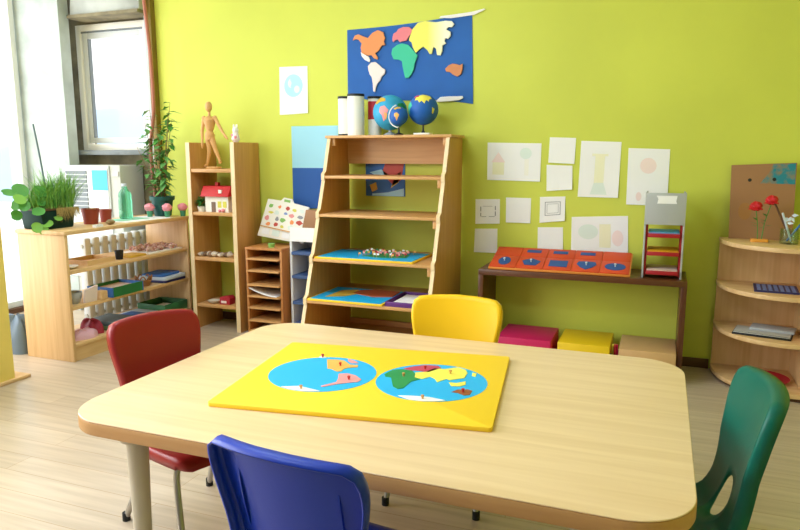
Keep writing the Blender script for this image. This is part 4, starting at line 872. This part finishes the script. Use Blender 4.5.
q = MB(); q.prism([(-.165, 0), (.16, 0), (.158, .44), (-.175, .425)], 'xz', 0, .006); q.done('cardboard', 'cardboard', cb)
q = MB(); q.prism([(-.02, .322), (.155, .318), (.153, .437), (.04, .432), (.02, .38)], 'xz', -.0008, 0); q.done('teal_paint', teal, cb, smooth=False)
q = MB(); q.prism(circ(-.075, .34, .010, n=14), 'xz', -.0012, 0); q.prism(circ(.05, .345, .010, n=14), 'xz', -.0012, 0); q.done('hole', 'black', cb, smooth=False)
q = MB(); q.prism(circ(-.09, .16, .035, .05, 14), 'xz', -.0008, 0); q.done('stain', 'pic_tan', cb, smooth=False)
def rose(x, y, z, H, lean, label):
    r = thing('rose', label, 'rose', (x, y, z)); q = MB(); top = Vector((lean, -.005, H)); q.tube([(0, 0, 0), (lean * .3, 0, H * .5), tuple(top)], .0028, 6, 4); q.done('stem', 'leaf', r)
    q = MB()
    c = top + Vector((0, 0, .018)); q.ball(c, .030, 26, 16, .82)
    for v in q.bm.verts:
        w = v.co - c; a = math.atan2(w.y, w.x); v.co = c + w * (1 + .13 * math.sin(5 * a + w.z * 130) + .05 * math.sin(9 * a - w.z * 210))
    for k in range(7):
        a = k * 2 * PI / 7; d = Vector((math.cos(a), math.sin(a), 0)); sd = Vector((-math.sin(a), math.cos(a), 0))
        q.grid(lambda u, t: c + d * (.016 + .022 * t) + sd * ((u - .5) * .038 * math.sin(.5 + t * 2)) + Vector((0, 0, -.016 + .018 * t - .02 * t * t)), 4, 4)
    q.ball(top + Vector((0, 0, .018)), .013, 10, 8); q.done('bloom', 'rose_red', r)
    q = MB()
    for zz, a in ((.35, .4), (.5, 2.6), (.62, 4.4), (.42, 3.6)): q.leafquad((lean * zz * .8, 0, H * zz), (math.cos(a), -.3, .35), (0, 0, 1), .042, .022)
    q.done('leaf', 'leaf', r, smooth=False)
    return r
q = MB(); q.prism(rrect(-.045, .045, -.022, .022, .012), 'xy', 0, .016); tag(q.done('rose_stand', 'amber', loc=(.525, 4.215, .82), bevel=.003), 'small amber base holding the red roses on the corner shelf', 'stand')
rose(.515, 4.215, .836, .165, -.02, 'red rose with the lower bloom, on the amber base')
rose(.535, 4.215, .836, .20, .035, 'red rose with the higher bloom, on the amber base')
jr = thing('glass_jar', 'small clear glass jar of pens on the corner shelf', 'jar', (.665, 4.18, .82))
jr.scale = (1.25, 1.25, 1.05)
MB().lathe([(.035, 0), (.038, .006), (.038, .075), (.035, .078), (.035, .008), (0, .008)], n=28).done('glass', 'jar', jr)
for (x0, x1, y1, h, m, lb) in ((.012, -.095, .03, .235, 'base', 'dark brown pen leaning left in the glass jar'), (-.012, .09, -.01, .16, 'cloth_blue', 'blue pen leaning right in the glass jar'), (.01, -.045, -.03, .155, 'cloth_white', 'white feathered pen leaning left in the glass jar')):
    q = MB(); q.tube([(.665 + x0, 4.18, .834), (.665 + x1 * 1.0, 4.18 + y1 * .7, .834 + h)], .0055, 8)
    if m == 'cloth_white': [q.leafquad((.645 + .004 * k, 4.165, .935 + .008 * k), (math.cos(k * 1.3), -.4, math.sin(k * 1.3) * .7), (0, -1, .3), .034, .02) for k in range(6)]
    tag(q.done('pen', m), lb, 'pen', 'pens in the glass jar')
q = MB(); q.mi = 0; q.box(-.115, .10, -.11, .11, 0, .010); q.mi = 1
for i in range(7):
    for k in range(6): q.box(-.10 + i * .028, -.082 + i * .028, -.095 + k * .033, -.075 + k * .033, .010, .0108)
tag(q.done('patterned_pad', ['navy', 'pic_blue'], loc=(.625, 4.15, .565), rotz=-.08, smooth=False), 'navy pad with small pale squares on the corner shelf', 'pad')
q = MB(); q.mi = 0; q.box(-.15, .14, -.085, .085, 0, .010); q.mi = 1; q.box(-.145, .135, -.08, .08, .010, .018); tag(q.done('notebook', ['black', 'laptop_grey'], loc=(.575, 4.12, .315), rotz=-.22, bevel=.002), 'grey notebook with black edge on the corner shelf, lowest of its pile', 'notebook', 'notebooks on the corner shelf')
q = MB(); q.box(-.10, .12, -.06, .06, 0, .014); tag(q.done('notebook', 'grey_card', loc=(.615, 4.17, .333), rotz=-.25, bevel=.002), 'smaller dark grey notebook on top of the grey one', 'notebook', 'notebooks on the corner shelf')
q = MB(); q.lathe([(.07, 0), (.125, .012), (.132, .022), (.12, .018), (.07, .008), (0, .008)], n=36); tag(q.done('plate', 'plate_red', loc=(.595, 4.14, .045)), 'round red plate on the bottom board of the corner shelf', 'plate')
q = MB(); q.mi = 0; q.box(-.055, .055, -.04, .04, 0, .004); q.mi = 1; q.box(-.03, .03, -.02, .02, .004, .0045); tag(q.done('card', ['paper', 'line_grey'], loc=(.60, 4.14, .0535), rotz=-.3, smooth=False), 'white card lying on the red plate', 'card')

# ------------------------------------------------------------------ ceiling lamps, daylight, added left fill, sky
for i, (x, y) in enumerate(((-2.2, 2.35), (-2.0, .5))):
    if i == 0:
        cl = thing('ceiling_light', 'long white ceiling lamp nearer the green wall', 'ceiling light', (x, y, 3.05), 0, 'ceiling lamps')
        B(-.62, .62, -.14, .14, -.07, 0).done('housing', 'ac_white', cl, bevel=.005); B(-.60, .60, -.12, .12, -.078, -.07).done('diffuser', 'lamp', cl)
    else:
        c = copy_tree(cl); c.location = (x, y, 3.05); c['label'] = 'long white ceiling lamp farther from the green wall'
def area(name, loc, rot, sx, sy, power, col=(1, 1, 1)):
    L = bpy.data.lights.new(name, 'AREA'); L.shape = 'RECTANGLE'; L.size = sx; L.size_y = sy; L.energy = power; L.color = col
    o = bpy.data.objects.new(name, L); COL.objects.link(o); o.location = loc; o.rotation_euler = rot; return o
area('fill_added_window', (-3.85, .6, 1.75), (0, -PI / 2, 0), 1.9, 3.0, 80, (.93, .97, 1))  # added fill light outside the unseen left wall opening
area('daylight_bay', (-5.55, 2.7, 1.6), (0, -PI / 2, math.radians(32)), 2.8, 2.6, 36, (.92, .97, 1))
W_ = bpy.data.worlds.new('sky'); SC.world = W_; W_.use_nodes = True
nt = W_.node_tree; bg = nt.nodes['Background']; bg.inputs['Color'].default_value = (.96, .98, 1, 1); bg.inputs['Strength'].default_value = 1.0

# ------------------------------------------------------------------ camera and view
cd = bpy.data.cameras.new('camera'); cam = bpy.data.objects.new('camera', cd); COL.objects.link(cam); SC.camera = cam
cd.sensor_width = 36; cd.lens = 673 / 800 * 36; cd.clip_start = .05
cam.location = (0, 0, 1.3); cam.rotation_euler = (PI / 2 - math.radians(9.283), 0, math.radians(21.163))
SC.view_settings.view_transform = 'Standard'; SC.view_settings.look = 'None'; SC.view_settings.gamma = 1; SC.view_settings.exposure = 0.98
